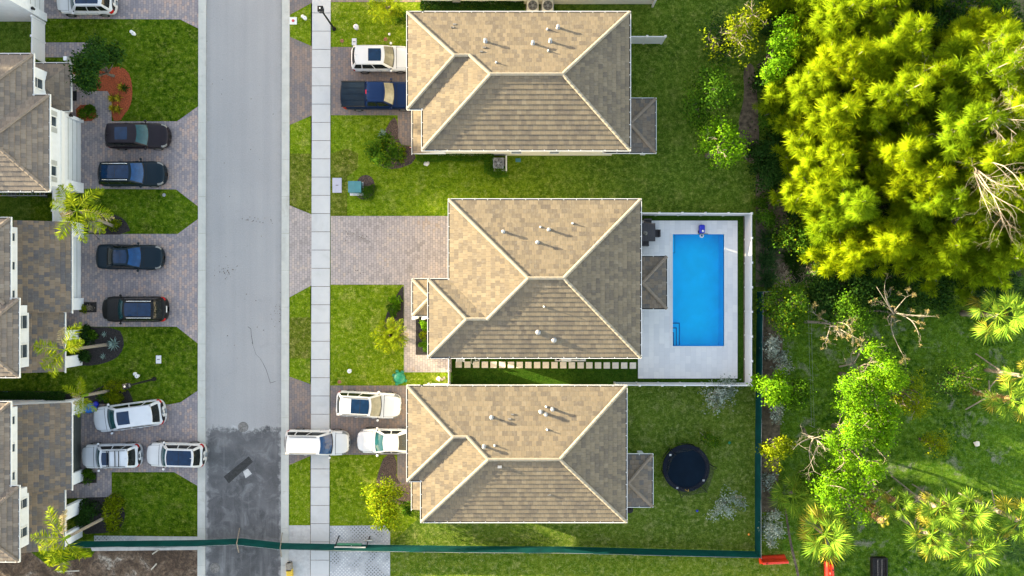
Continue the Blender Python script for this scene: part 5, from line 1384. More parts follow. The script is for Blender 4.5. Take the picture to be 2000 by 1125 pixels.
for k in range(3): mb = MB(); mb.tube([(.1*math.cos(R(120*k)),.1*math.sin(R(120*k)),.6),(.3*math.cos(R(120*k)),.3*math.sin(R(120*k)),0)], .015, 5); mb.build('leg', M['steel'], t)
# street debris: scattered mud clods and cracks
mb = MB()
rs = random.Random(4)
def crack(pts, w=.022):
    for a, b in zip(pts[:-1], pts[1:]):
        a, b = W(*a), W(*b); d = (b-a).normalized(); s = Vector((-d.y, d.x, 0))*w*rs.uniform(.6,1.3)
        mb.add([a-s+Vector((0,0,.0085)), b-s+Vector((0,0,.0085)), b+s+Vector((0,0,.0085)), a+s+Vector((0,0,.0085))], [(0,1,2,3)])
crack([(484,638),(490,642),(491,655),(494,672)], .02); crack([(492,668),(500,692),(508,700),(514,710),(520,722),(525,738),(528,748)], .012); crack([(528,748),(538,745)], .018)
ob = mb.build('road_crack', M['dark']); ob['kind'] = 'structure'
mb = MB()
for cx, cy, sx_, sy_, n in ((490,430,9,3,14),(440,530,12,7,40),(545,612,8,14,46),(525,432,10,4,6),(697,463,34,5,34),(710,532,24,6,14),(480,600,60,60,26),(470,200,60,150,30)):
    for _ in range(n):
        x, y = rs.gauss(cx, sx_), rs.gauss(cy, sy_)
        if not (404 < x < 549 or 647 < x < 800): continue
        p = W(x, y); r = rs.uniform(.012,.042); mb.lathe([(r,.016),(r*.7,.016+r*.5),(0,.016+r*.6)], 5, p, cap=False)
ob = mb.build('mud_clods', M['soil']); ob['kind'] = 'stuff'
for lb, pts in (('long pale board lying in the bare dirt by the gutter', [(298,1082),(311,1073)]), ('short pale board lying low in the bare dirt', [(296,1112),(307,1100)]), ('weathered plank along the left end of the dirt strip', [(112,1116),(156,1114)])):
    a, b = W(*pts[0]), W(*pts[1]); d = b-a; o_ = a; mb = MB(); mb.beam(Vector((0,0,.05)), d+Vector((0,0,.08)), .10, .05); ob = mb.build('board', M['palewood'], None, bevel=.006); ob.location = o_; tag(ob, lb, 'board')
# ================================================================== plants
def unit(a): return a / np.maximum(np.linalg.norm(a, axis=1, keepdims=True), 1e-9)
def leaf_mesh(name, C, D, L_, Wd, mat, parent=None, fold=.15, mid=.45, nrm=None):
    """one lens-shaped face per leaf: C base points, D directions"""
    n = len(C); D = unit(D); rnd = unit(rng.normal(size=(n,3)) * .55 + np.array([0,0,1.0]))
    S = unit(np.cross(D, rnd)); Nn = np.cross(S, D)
    if nrm is not None:
        nrm = unit(nrm); fl = (Nn*nrm).sum(1) < 0; S[fl] *= -1; Nn[fl] *= -1
    L_ = np.broadcast_to(L_, (n,))[:,None]; Wd = np.broadcast_to(Wd, (n,))[:,None]
    v = np.empty((n,4,3)); m = C + D*L_*mid
    v[:,0] = C; v[:,1] = m + S*Wd*.5 + Nn*Wd*fold; v[:,2] = C + D*L_ - Nn*L_*.06; v[:,3] = m - S*Wd*.5 + Nn*Wd*fold
    me = bpy.data.meshes.new(name); me.vertices.add(n*4); me.vertices.foreach_set('co', v.reshape(-1))
    me.loops.add(n*4); me.loops.foreach_set('vertex_index', np.arange(n*4, dtype=np.int32))
    me.polygons.add(n); me.polygons.foreach_set('loop_start', np.arange(0, n*4, 4, dtype=np.int32)); me.polygons.foreach_set('loop_total', np.full(n, 4, dtype=np.int32))
    me.materials.append(mat); me.update(); me.validate()
    if nrm is not None:
        me.polygons.foreach_set('use_smooth', np.ones(n, dtype=bool)); me.normals_split_custom_set_from_vertices(np.repeat(unit(nrm*1.0 + Nn*.35), 4, 0).tolist())
    o = bpy.data.objects.new(name, me); col.objects.link(o)
    if parent is not None: o.parent = parent
    return o
def rdir(n, up=0.0): return unit(rng.normal(size=(n,3)) + np.array([0,0,up]))
def curve_pts(a, b, bend=.12, n=5):
    a, b = np.array(a, float), np.array(b, float); k = rng.normal(size=3)*np.linalg.norm(b-a)*bend
    return [tuple(a + (b-a)*t + k*math.sin(math.pi*t)) for t in np.linspace(0, 1, n)]

def broadleaf(name, label, cat, px, py, h, r, mat, cl=90, per=34, leaf=.22, lobes=9, trunk='bark', tr=None, group=None, flat=.42, base=.62, spread=.30, up=.5, twigs=0, second=None, rx=1.0, ry=1.0, multi=1, low=None, ls=(.26,.46)):
    c = W(px, py, h*base); t = thing(name, label, cat, (c.x, c.y, 0), 0, group)
    tr = tr or .035*h
    zc = h*base; lobe = []
    for _ in range(lobes):
        d = rdir(1, .35)[0]; k = rng.uniform(.45, .92)
        lobe.append(np.array([d[0]*r*rx*k, d[1]*r*ry*k, zc + d[2]*h*flat*k]))
    lobe = np.array(lobe); lr = r*rng.uniform(*ls, lobes)
    idx = rng.integers(0, lobes, cl); dd = rdir(cl, .3); rad = rng.uniform(.55, 1.0, cl)[:,None]
    CC = lobe[idx] + dd*lr[idx][:,None]*rad*np.array([1,1,.75])
    lo = low if low is not None else .12*h
    CC[:,2] = np.clip(CC[:,2], lo, h)
    P = np.repeat(CC, per, 0) + rng.normal(size=(cl*per,3))*spread*np.array([1,1,.7]); P[:,2] = np.maximum(P[:,2], .05)
    Dv = unit(np.repeat(dd, per, 0)*.6 + rng.normal(size=(cl*per,3))*.8 + np.array([0,0,up*.4]))
    Ls = leaf*rng.uniform(.6, 1.3, cl*per); NR = np.repeat(unit(CC-np.array([0,0,zc*.8]))*.5 + dd*.5, per, 0) + (P-np.repeat(CC,per,0))/spread*.45 + rng.normal(size=P.shape)*.18
    if second:
        k = rng.random(cl*per) < .16
        leaf_mesh('crown', P[~k], Dv[~k], Ls[~k], Ls[~k]*.55, mat, t, nrm=NR[~k]); leaf_mesh('young_leaves', P[k], Dv[k], Ls[k]*.8, Ls[k]*.45, second, t, nrm=NR[k])
    else: leaf_mesh('crown', P, Dv, Ls, Ls*.55, mat, t, nrm=NR)
    mb = MB(); fork = zc*.45
    for m in range(multi):
        b0 = np.array([0,0,-.05]) if multi == 1 else np.array([*rng.normal(size=2)*.12*r, -.05])
        mb.tube(curve_pts(b0, (rng.normal()*.06*r, rng.normal()*.06*r, fork), .05), [tr, tr*.9, tr*.8, tr*.72, tr*.65], 8)
    mb.build('trunk', M[trunk], t, smooth=True)
    mb = MB()
    for q in lobe:
        mb.tube(curve_pts((0,0,fork*.9), q, .10), [tr*.5, tr*.4, tr*.3, tr*.2, tr*.08], 6)
        for _ in range(3):
            e = q + rdir(1, .2)[0]*r*.3; mb.tube(curve_pts(q*.8+np.array([0,0,fork])*.2, e, .1, 4), [tr*.2, tr*.15, tr*.1, tr*.04], 5)
    mb.build('limbs', M[trunk], t, smooth=True)
    if twigs:
        mb = MB()
        for _ in range(twigs):
            q = lobe[rng.integers(0, lobes)]; d = rdir(1, .4)[0]; e = q + d*r*rng.uniform(.35, .65); mb.tube(curve_pts(q, e, .12, 4), [.03,.024,.016,.008], 5)
            for _ in range(3):
                f = q + (e-q)*rng.uniform(.4,.9); mb.tube(curve_pts(f, f + rdir(1,.4)[0]*r*.2, .1, 3), [.014,.010,.005], 4)
        mb.build('bare_twigs', M['twig'], t)
    return t

def shrub(name, label, px, py, h, r, mat, n=900, leaf=.16, cat='shrub', group=None, up=.8, wl=.5, rx=1, ry=1, stems=5):
    c = W(px, py, h*.6); t = thing(name, label, cat, (c.x, c.y, 0), 0, group)
    nb = max(5, int(9*r)); bl = rdir(nb, .5)*np.array([rx,ry,1])*r*.62; bl[:,2] = np.abs(bl[:,2])*h/(r*1.1); br = r*rng.uniform(.32,.55,nb)
    i = rng.integers(0, nb, n); d = rdir(n, .5); P = bl[i] + d*br[i][:,None]*rng.uniform(.6,1.05,n)[:,None]*np.array([1,1,.8]); P[:,2] = np.clip(P[:,2], .04, h)
    L_ = leaf*rng.uniform(.6,1.3,n); leaf_mesh('foliage', P, nrm=d + rng.normal(size=(n,3))*.25, D=unit(d + rng.normal(size=(n,3))*.6 + np.array([0,0,up*.4])), L_=L_, Wd=L_*wl, mat=mat, parent=t)
    mb = MB()
    for k in range(stems):
        q = bl[rng.integers(0, nb)]; mb.tube(curve_pts((rng.normal()*.05,rng.normal()*.05,-.03), (q[0],q[1],min(q[2],h*.8)), .1, 4), [.03,.025,.018,.008], 5)
    mb.build('stems', M['bark'], t); return t

def hedge(label, pts, w, h, mat, dens=520, leaf=.10, name='hedge', cat='hedge'):
    P = [W(*p) for p in pts]; t = thing(name, label, cat, P[0]); o = P[0]
    CC = []; sg = MB()
    for a, b in zip(P[:-1], P[1:]):
        d = b-a; L_ = d.length; d.normalize(); s = Vector((-d.y, d.x, 0)); n = int(L_*dens)
        u = rng.uniform(-.1, L_+.1, n); v = rng.uniform(-1, 1, n); z = rng.uniform(.02, 1, n)
        k = rng.random(n); top = k < .55; z = np.where(top, rng.uniform(.85,1.05,n), z); v = np.where(~top, np.sign(v)*rng.uniform(.85,1.05,n), v)
        wob = 1+.18*np.sin(u*2.3+v)+.12*np.sin(u*5.1)
        CC.append(np.stack([a.x-o.x + d.x*u + s.x*v*w/2*wob, a.y-o.y + d.y*u + s.y*v*w/2*wob, z*h*(.9+.1*wob)], 1))
        m = int(L_/.45)
        for k in range(m): q = a-o + d*(k*.45+.2); sg.tube([q, q+Vector((random.uniform(-.08,.08),random.uniform(-.08,.08),h*.8))], .018, 4)
    CC = np.concatenate(CC); n = len(CC); L_ = leaf*rng.uniform(.7,1.4,n)
    leaf_mesh('foliage', CC, rdir(n, .8), L_, L_*.6, mat, t); sg.build('stems', M['bark'], t); return t

# ---- feather palms
def frond_mesh(name, mat, L_=2.0, droop=.9, n=36, ll=.56, lw=.052, rise=.6, fluff=.5):
    s = np.linspace(0, 1, n); ang = rise - droop*s**1.3*1.6; dx = np.cos(ang); dz = np.sin(ang)
    x = np.cumsum(dx)*L_/n; z = np.cumsum(dz)*L_/n
    Pb, Db, Ls = [], [], []
    for k in range(n):
        if s[k] < .12: continue
        prof_ = math.sin(math.pi*min(1, .18+.82*s[k]))**.6 * (1 if s[k] < .85 else .75)
        for sd in (-1, 1):
            for e in range(1 if k % 3 else 2):
                tl = np.array([dx[k]*.55, sd*1.0, -.25 + fluff*rng.normal()*.5 + dz[k]*.4]); Pb.append((x[k], 0, z[k])); Db.append(tl + rng.normal(size=3)*.12); Ls.append(ll*prof_*rng.uniform(.8,1.15))
    o = leaf_mesh(name, np.array(Pb), np.array(Db), np.array(Ls), np.full(len(Ls), lw), mat, fold=.05)
    me = o.data; bpy.data.objects.remove(o)
    mb = MB(); mb.tube([(x[k],0,z[k]-.01) for k in range(0, n, 3)], [lerp(.028,.006,k/n) for k in range(0, n, 3)], 5); ob = mb.build('midrib', mat); mr = ob.data; bpy.data.objects.remove(ob)
    return me, mr
FR = [frond_mesh('frond', M['palm'], 1.9, .55, rise=.75), frond_mesh('frond', M['palm'], 2.1, .75, rise=.45), frond_mesh('frond', M['palm'], 2.0, .8, rise=.1)]
FD = frond_mesh('frond', M['palm_dry'], 2.1, .85, n=26, ll=.38, rise=.0)
def put(me, name, parent, loc, az, tilt=0, roll=0, sc=1.0):
    o = bpy.data.objects.new(name, me); col.objects.link(o); o.parent = parent; o.location = loc
    o.rotation_euler = (Matrix.Rotation(az, 3, 'Z') @ Matrix.Rotation(-tilt, 3, 'Y') @ Matrix.Rotation(roll, 3, 'X')).to_euler(); o.scale = (sc,)*3; return o
def feather_palm(label, base, crown, h, fronds, dry=(), sc=1.0, group=None, tr=.12, name='feather_palm'):
    """base and crown are survey points; fronds is a list of (azimuth, variant)"""
    b = W(*base); c = W(crown[0], crown[1], h); t = thing(name, label, 'palm tree', b, 0, group)
    top = c - b
    mb = MB(); pts = [Vector((top.x*k, top.y*k, h*k - .05*(1-k))) for k in (0,.05,.25,.5,.75,.92,1)]
    mb.tube(pts, [tr*1.35, tr*1.1, tr, tr*.95, tr*.9, tr*.85, tr*.5], 12); mb.build('trunk', M['palmtrunk'], t, smooth=True)
    mb = MB(); mb.tube([top-Vector((0,0,.55)), top-Vector((0,0,.2)), top+Vector((0,0,.15))], [tr*1.0, tr*.95, tr*.4], 10); mb.build('crownshaft', M['sabal'], t, smooth=True)
    for az, k in fronds:
        me, mr = FR[k]; f = put(me, 'frond', t, top, R(az), rng.uniform(-.1,.1), rng.uniform(-.2,.2), sc*rng.uniform(.9,1.1)); m = bpy.data.objects.new('midrib', mr); col.objects.link(m); m.parent = f
    for az in dry:
        me, mr = FD; f = put(me, 'dry_frond', t, top, R(az), rng.uniform(-.1,.1), rng.uniform(-.3,.3), sc*rng.uniform(.85,1.05)); m = bpy.data.objects.new('midrib', mr); col.objects.link(m); m.parent = f
    return t
pg = 'foxtail palms in the left front beds'
feather_palm('spreading foxtail palm over the fence stub at left centre', (224,443), (150,411), 4.9, [(42,1),(85,0),(125,1),(163,1),(-6,1),(-42,2),(238,1),(285,1)], (-18,200), 1.22, pg)
feather_palm('foxtail palm with bare grey trunk leaning from the agave bed over the garage roof', (209,673), (128,684), 5.0, [(62,1),(172,1),(215,1),(240,1),(20,0)], (118,), 1.25, pg)
feather_palm('small foxtail palm with few fronds above the blue float', (215,763), (162,773), 3.6, [(100,1),(75,0),(140,0),(255,1),(285,0),(310,1)], (118,185,225), .78, pg)
feather_palm('foxtail palm by the green fence with yellow tipped fronds at bottom left', (212,1007), (126,1052), 5.6, [(118,1),(205,1),(265,1),(240,1),(300,2),(165,0)], (106,), 1.22, pg)
def clump_palm(label, px, py, h, n, sc, dry=0):
    b = W(px, py, h*.5); t = thing('clump_palm', label, 'palm', (b.x, b.y, 0))
    for i in range(n):
        az = 360*i/n + rng.uniform(-20,20); st = Vector((math.cos(R(az))*.18, math.sin(R(az))*.18, h*rng.uniform(.3,.55)))
        mb = MB(); mb.tube([Vector((st.x*.4,st.y*.4,-.02)), st], [.045,.035], 6); mb.build('stem', M['palmtrunk'], t)
        me, mr = FR[i % 2] if i % 4 or i//4 >= dry else FD; put(me, 'frond', t, st, R(az), .25 if i % 2 else -.1, 0, sc*rng.uniform(.85,1.1))
        if i % 2 == 0: me, mr = FR[0]; put(me, 'frond', t, st*.45 + Vector((0,0,h*.22)), R(az+17), rng.uniform(.35,.8), 0, sc*rng.uniform(.6,.85))
    return t
clump_palm('bushy yellow green clump palm on the lawn at the top edge', 758, 14, 1.9, 13, .75)
clump_palm('yellow and pink tinted clump palm at the dark bed beside the middle walkway', 763, 655, 1.8, 24, .70, 4)

# ---- fan palms
def fan_mesh(name, mat, r=.74, n=22, pet=.95, cup=.35, arc=270):
    C, D, L_ = [], [], []
    for k in range(n):
        a = R(-arc/2 + arc*k/(n-1)); C.append((pet + .06*math.cos(a), .06*math.sin(a), .0)); D.append((math.cos(a), math.sin(a)*1.0, -cup*abs(math.sin(a))*.5 - .22 + rng.normal()*.07)); L_.append(r*(1-.28*abs(a/R(arc/2))**2)*rng.uniform(.92,1.06))
    o = leaf_mesh(name, np.array(C), np.array(D, float), np.array(L_), np.array(L_)*.10, mat, fold=.12, mid=.5); me = o.data; bpy.data.objects.remove(o)
    mb = MB(); mb.tube([(0,0,0),(pet*.5,0,.03),(pet+.1,0,0)], [.03,.022,.014], 5); ob = mb.build('petiole', mat); p = ob.data; bpy.data.objects.remove(ob); return me, p
FAN = {k: [fan_mesh('fan_leaf', M[m], cup=c) for c in (.2,.5,.8)] for k, m in (('g','sabal'),('d','sabal_dark'),('y','sabal_dry'))}
def fan_palm(label, base, h, n=22, sc=1.0, tone='g', dry=4, tr=.17, boots=True, braces=0, group=None, bald=False, lean=(0,0), cat='palm tree', name='fan_palm'):
    b = W(*base); t = thing(name, label, cat, b, 0, group); top = Vector((lean[0], lean[1], h))
    if h > .5:
        mb = MB(); mb.tube([Vector((lean[0]*k, lean[1]*k, h*k-.05)) for k in (0,.1,.4,.7,.95,1.02)], [tr*1.25,tr*1.05,tr,tr*1.02,tr*1.15,tr*.6], 12); mb.build('trunk', M['boots'] if boots else M['palmtrunk'], t, smooth=True)
        if boots:
            nb = int(h*26); C = np.array([[tr*math.cos(k*2.4), tr*math.sin(k*2.4), h*k/nb] for k in range(nb)]) + np.array([lean[0],lean[1],0])*(np.arange(nb)/nb)[:,None]
            D = np.array([[math.cos(k*2.4), math.sin(k*2.4), .9] for k in range(nb)]); leaf_mesh('old_leaves', C, D, .20, .075, M['palm_dry'], t)
    for i in range(0 if bald else n):
        u = i/n; el = R(lerp(75, -38, u)); az = i*2.399963 + rng.uniform(-.35,.35); el += rng.uniform(-.28,.28)
        key = 'y' if i >= n-dry else tone
        me, p = FAN[key][min(2, int(u*3))]
        f = put(me, 'fan_leaf', t, top, az, el, rng.uniform(-.5,.5), sc*rng.uniform(.74,1.16)); m = bpy.data.objects.new('petiole', p); col.objects.link(m); m.parent = f
    for k in range(braces):
        a = R(120*k + rng.uniform(0,40)); mb = MB(); e = Vector((math.cos(a)*1.5, math.sin(a)*1.5, .03)); mb.beam(Vector((math.cos(a)*tr, math.sin(a)*tr, h*.42)), e, .09, .06); mb.build('brace', M['timber'], t)
    return t
fg = 'propped fan palms in the bottom right meadow'
fan_palm('large yellow green fan palm left of the orange red barrier', (1577,1016), 3.0, 26, 1.42, 'g', 12, boots=False)
fan_palm('green low fan palm between the mesh fence and the silver shrubs', (1541,960), .9, 20, 1.25, 'g', 1, boots=False)
fan_palm('fan palm with a smooth orange trunk lit against the dark fronds at right', (1880,612), 4.2, 24, 1.4, 'g', 4, .2, False)
fan_palm('dark fan palm spreading in shade at the right end of the pine stand', (1900,566), 1.9, 26, 1.25, 'd', 0, boots=False)
fan_palm('dark fan palm at the right edge just above the smooth trunked palm', (1962,580), 1.8, 22, 1.15, 'd', 0, boots=False)
fan_palm('shaggy trunked fan palm at the right edge above the white stone', (1900,765), 4.3, 14, 1.1, 'g', 4, .2, True, 3, fg)
fan_palm('slim propped fan palm at the right edge above the shaggy trunked palm', (1925,722), 4.4, 13, 1.05, 'g', 2, .14, False, 3, fg)
fan_palm('fan palm with the leftmost shaggy trunk of the propped row', (1706,955), 3.4, 11, .85, 'g', 2, .2, True, 3, fg)
fan_palm('short shaggy fan palm just below the leftmost propped trunk', (1683,976), 2.6, 10, .85, 'g', 2, .22, True, 2, fg)
fan_palm('headless cut fan palm trunk standing lowest of the propped row', (1671,985), 4.2, 4, .35, 'y', 4, .2, True, 2, fg)
fan_palm('fan palm on an orange trunk second along the propped row', (1766,958), 4.6, 18, 1.15, 'g', 4, .17, False, 3, fg)
fan_palm('fan palm on an orange trunk third along the propped row', (1812,966), 4.6, 18, 1.15, 'g', 3, .17, False, 3, fg)
fan_palm('fan palm at the right end of the propped row', (1905,978), 5.0, 17, 1.15, 'g', 3, .17, False, 3, fg)
fan_palm('lower fan palm with drooping fronds in the middle of the propped group', (1757,1010), 4.2, 19, 1.2, 'g', 5, .16, False, 2, fg)
fan_palm('broad green fan palm at the bottom right of the propped group', (1836,1032), 4.0, 22, 1.3, 'g', 4, .16, False, 2, fg)
fan_palm('dark low fan palm in the shade of the propped group at the right edge', (1945,1045), 1.3, 16, 1.0, 'd', 0, boots=False)

# ---- she-oak stand: fluffy needle crowns
def pine_parts(h, r, seed, puffs=150, per=120):
    rs = np.random.default_rng(seed); C, D, L_, NR = [], [], [], []; br = MB(); pc = []
    nb = 20
    for b in range(nb):
        t = .22 + .76*(b/nb) + rs.uniform(-.02,.02); az = b*2.4 + rs.uniform(-.4,.4)
        ln = r*(1.12-.85*((t-.22)/.78)**1.3)*rs.uniform(.7,1.1); el = lerp(.15, .95, t)
        o = np.array([0,0,h*t*.93]); d = np.array([math.cos(az)*math.cos(el), math.sin(az)*math.cos(el), math.sin(el)]); e = o + d*ln
        br.tube(curve_pts(o, e, .07, 5), [.07*(1.3-t),.055*(1.3-t),.04*(1.3-t),.025,.012], 5)
        m = max(4, int(puffs/nb*ln/r*1.3))
        for k in range(m):
            f = rs.uniform(.30,1.05); c = o + d*ln*f + rs.normal(size=3)*np.array([.34,.34,.24])*ln*.42
            pc.append((c, d))
    pc.append((np.array([0,0,h]), np.array([0,0,1.])))
    for c, d in pc:
        n = per; ax = unit((d*.7 + rs.normal(size=3)*.45 + np.array([0,0,.35]))[None])[0]; R_ = rs.uniform(.28,.52)
        q = unit(rs.normal(size=(n,3)) + ax*1.1); s0 = rs.uniform(0,.45,n)[:,None]
        C.append(c + q*R_*s0 - ax*.1); D.append(q + ax*.35); NR.append(q + ax*.5); L_.append(R_*rs.uniform(.8,1.5,n))
    return np.concatenate(C), np.concatenate(D), np.concatenate(L_), np.concatenate(NR), br
PINE = []
for i, (h, r) in enumerate(((9.0,2.7),(11.0,2.9),(12.5,3.0),(7.0,2.3))):
    C, D, L_, NR, br = pine_parts(h, r, 40+i, 360 if i < 3 else 230)
    t = thing('she_oak', 'x', 'tree', (0,0,-50))
    leaf_mesh('crown', C, D, L_, np.full(len(L_), .029), M['pine'], t, fold=.0, mid=.5, nrm=NR)
    mb = MB(); mb.tube(curve_pts((0,0,-.1),(0,0,h*.96), .015, 7), [.22,.19,.16,.13,.10,.06,.02], 9); mb.build('trunk', M['palebark'], t, smooth=True)
    br.build('limbs', M['palebark'], t, smooth=True); PINE.append([t, h, False])
def pine(label, px, py, k, sc=1.0):
    t, h, used = PINE[k]; b = W(px - 34, py); rz = rng.uniform(0, 6.28)
    if not used:
        PINE[k][2] = True; t.location = b; t.rotation_euler = (0,0,rz); t['label'] = label; o = t; o.scale = (sc,)*3
    else: o = copy_tree(t, b, rz, label, sc)
    o['group'] = 'yellow green she oaks of the woodland'; o['name_ok'] = 1; del o['name_ok']
    return o
for px, py, k, sc, lb in (
    (1566,12,0,.9,'feathery yellow green tree at the top left corner of the woodland'),
    (1600,92,0,1.0,'feathery tree right of the bright broadleaf tree on the woodland edge'),
    (1604,178,1,.9,'feathery tree on the woodland edge level with the navy pickup'),
    (1590,262,0,1.0,'feathery tree leaning out leftmost on the woodland edge'),
    (1598,335,3,1.1,'smaller feathery tree on the woodland edge above the wire fence top'),
    (1620,418,0,1.0,'rounded yellow lit tree at the lower left of the woodland'),
    (1672,62,1,.95,'feathery tree in the second rank near the top edge'),
    (1688,150,1,1.0,'feathery tree in the second rank over the dark forked gap'),
    (1680,240,2,.92,'tall feathery tree in the middle of the woodland left of the dark gap'),
    (1693,335,1,.9,'feathery tree below the dark gap in the woodland middle'),
    (1700,478,3,1.1,'low feathery tree at the bottom edge of the woodland above the dead tree'),
    (1740,8,0,1.0,'feathery tree cut by the top edge in mid woodland'),
    (1800,215,2,1.0,'tall bright feathery tree behind the white bare limbs at upper right'),
    (1768,300,2,1.0,'tall bright feathery tree left of the biggest bare limbs'),
    (1812,352,2,.95,'tall yellow feathery tree behind the biggest bare limbs at right'),
    (1770,415,1,.85,'feathery tree beside the thick leaning trunk at lower right'),
    (1790,490,3,1.15,'small feathery tree above the dark fan palms'),
    (1860,470,0,.8,'feathery tree at the right edge above the dark fan palms'),
    (1840,135,1,.9,'feathery tree at the right edge below the dark corner thicket'),
    (1835,185,2,1.0,'tall feathery tree at the right edge behind the white bare tree'),
    (1850,262,2,1.0,'tall feathery tree at the right edge between the two white bare trees'),
    (1858,335,2,1.0,'tall feathery tree at the right edge behind the biggest bare limbs'),
    (1850,405,1,1.0,'feathery tree at the right edge below the biggest bare limbs'),
    (1740,200,1,.9,'feathery tree between the second rank and the tall bright trees'),
    (1735,380,1,.9,'feathery tree left of the thick leaning trunk'),
    (1905,300,2,.95,'feathery tree at the far right edge behind the bare limbs'),
    (1905,385,1,1.0,'feathery tree at the far right edge below the bare limbs'),
    (1890,215,1,1.0,'feathery tree at the far right edge above the bare limbs'),
    (1560,205,0,.85,'low feathery tree pushing out over the woodland edge shrubs'),
    (1575,385,3,1.1,'low feathery tree left of the rounded yellow lit tree'),
    (1945,450,0,1.0,'feathery tree at the right edge above the dark fan palm thicket'),
    (1895,512,3,1.1,'small feathery tree at the lower right end of the woodland'),
    (1640,505,3,.9,'small feathery tree hanging over the bottom left of the woodland')):
    pine(lb, px, py, k, sc)

# ---- bare trees
def bare_tree(label, base, h, tips, m='palebark', tr=.12, name='dead_tree', twig=5, air=0, lean=None, cat='dead tree', depth=3):
    b = W(*base); t = thing(name, label, cat, b); rs = np.random.default_rng(int(base[0]*7+base[1]))
    tp = np.array([W(x, y, z) - b for x, y, z in tips]); fk = np.array(lean if lean else (0,0,h*.45)); 
    mb = MB(); mb.tube(curve_pts((0,0,-.05), fk, .05), [tr*1.15,tr,tr*.92,tr*.86,tr*.8], 9); mb.build('trunk', M[m], t, smooth=True)
    ap = []
    for q in tp:
        mb = MB()
        pts = [np.array(p) for p in curve_pts(fk, q, .10, 7)]
        mb.tube([tuple(p) for p in pts], np.linspace(tr*.62, tr*.14, 7).tolist(), 7)
        Ln = np.linalg.norm(q-fk)
        def grow(o, d, ln, r, dep):
            e = o + d*ln; mb.tube(curve_pts(o, e, .1, 4), [r, r*.8, r*.6, r*.3], 5)
            if dep > 0:
                for _ in range(2):
                    f = o + (e-o)*rs.uniform(.45,.95); grow(f, unit((d + rs.normal(size=3)*.6)[None])[0], ln*rs.uniform(.4,.65), r*.5, dep-1)
            elif air and rs.random() < air: ap.append(e)
        for k in range(twig):
            i = rs.integers(2, 7); o = pts[i]; d = unit((q-fk)[None]/Ln + rs.normal(size=(1,3))*.6)[0]
            grow(o, d, Ln*rs.uniform(.18,.38), tr*.2*(1.2-i/8), depth-1)
        mb.build('limb', M[m], t, smooth=True)
    if ap:
        ap = np.array(ap); P = np.repeat(ap, 14, 0); leaf_mesh('air_plant_sprays', P, rdir(len(P)), .20, .035, M['airplant'], t)
    return t
bare_tree('leafless tree with curling limbs and air plants at the top of the meadow', (1694,606), 4.0, [(1712,560,4.2),(1728,556,4.4),(1770,580,4.0),(1825,618,4.2),(1795,655,4.0),(1762,690,3.8),(1738,635,3.4)], tr=.10, air=.5, lean=(.9,-.1,2.2), twig=3)
bare_tree('pale dead tree with twiggy broken crown beside the upper end of the wire fence', (1572,629), 4.0, [(1660,640,4.6),(1672,660,4.4),(1612,668,3.8),(1588,610,3.4),(1640,655,4.2)], tr=.11, air=.35, lean=(.9,0,2.6), twig=8)
bare_tree('white dead branching tree between the wire fence and the big green tree', (1570,838), 4.4, [(1549,878,4.0),(1590,920,4.4),(1612,880,5.0),(1604,852,5.2),(1583,905,4.0)], tr=.11, lean=(-.1,-.2,2.2), twig=4)
bare_tree('thin grey dead branches lying over the top of the big green tree', (1640,716), 4.0, [(1688,648,3.8),(1695,665,3.6),(1650,700,3.2),(1670,690,3.4)], tr=.07, lean=(.3,.4,1.6), twig=4)
bare_tree('sun bleached bare tree spreading at the right edge of the woodland', (1755,358), 13.0, [(1990,365,13),(1985,405,12),(1935,420,11.5),(1960,440,11),(1905,340,11.5),(2010,385,13.5)], tr=.085, lean=(.4,0,8.5), twig=7, depth=4)
bare_tree('white bare tree at the right edge below the dark corner thicket', (1770,275), 12.5, [(1995,205,13),(2000,235,13),(1950,250,12),(1985,262,12),(1965,275,11.5)], tr=.10, lean=(.3,0,9), twig=6, depth=4)
bare_tree('slim white bare branches in the upper right of the woodland', (1800,190), 11.0, [(1985,95,12),(1995,120,12.5),(1960,150,11.5),(1930,90,10.5)], tr=.085, lean=(.2,0,7.5), twig=5, depth=4)
bare_tree('thick leaning bare trunk showing in the gap at lower right of the woodland', (1810,446), 7.5, [(1918,432,7.5),(1880,420,6.5)], m='bark', tr=.22, lean=(.3,0,4), twig=3)
bare_tree('thin bare twigs in the dark forked gap of the woodland', (1672,236), 9.0, [(1790,150,9),(1826,128,9.5),(1770,195,8.5)], tr=.09, lean=(.2,.2,6), twig=3)

# ---- broadleaf trees and shrubs
broadleaf('tree', 'dark green bushy tree over the red mulch bed at upper left', 'tree', 192, 132, 3.6, 1.75, M['deep'], 170, 50, .2, 11, spread=.24, flat=.36, base=.6, second=M['green'])
shrub('round_shrub', 'clipped round green shrub by the entry walk at upper left', 166, 219, 1.1, .72, M['green'], 1700, .12, up=.5)
broadleaf('tree', 'rounded shrub tree with yellow new leaves in the bed below the pickup', 'tree', 745, 296, 2.6, 1.2, M['green'], 130, 44, .17, 9, spread=.2, flat=.36, base=.6, second=M['yellowgreen'])
broadleaf('tree', 'bright yellow green shrub tree over the brown mulch at the bottom front yard', 'tree', 750, 985, 2.7, 1.6, M['yellowgreen'], 120, 40, .17, 12, spread=.22, flat=.36, base=.6, second=M['bright'])
broadleaf('tree', 'sparse yellowish tree with bare twigs on the back lawn near the top', 'tree', 1432, 58, 5.6, 2.2, M['yellowgreen'], 60, 24, .2, 10, spread=.25, twigs=16, flat=.3, base=.65)
broadleaf('tree', 'thin grey green tree beside the sparse yellowish tree near the top', 'tree', 1395, 72, 3.4, 1.9, M['deep'], 70, 20, .17, 10, spread=.3, flat=.3)
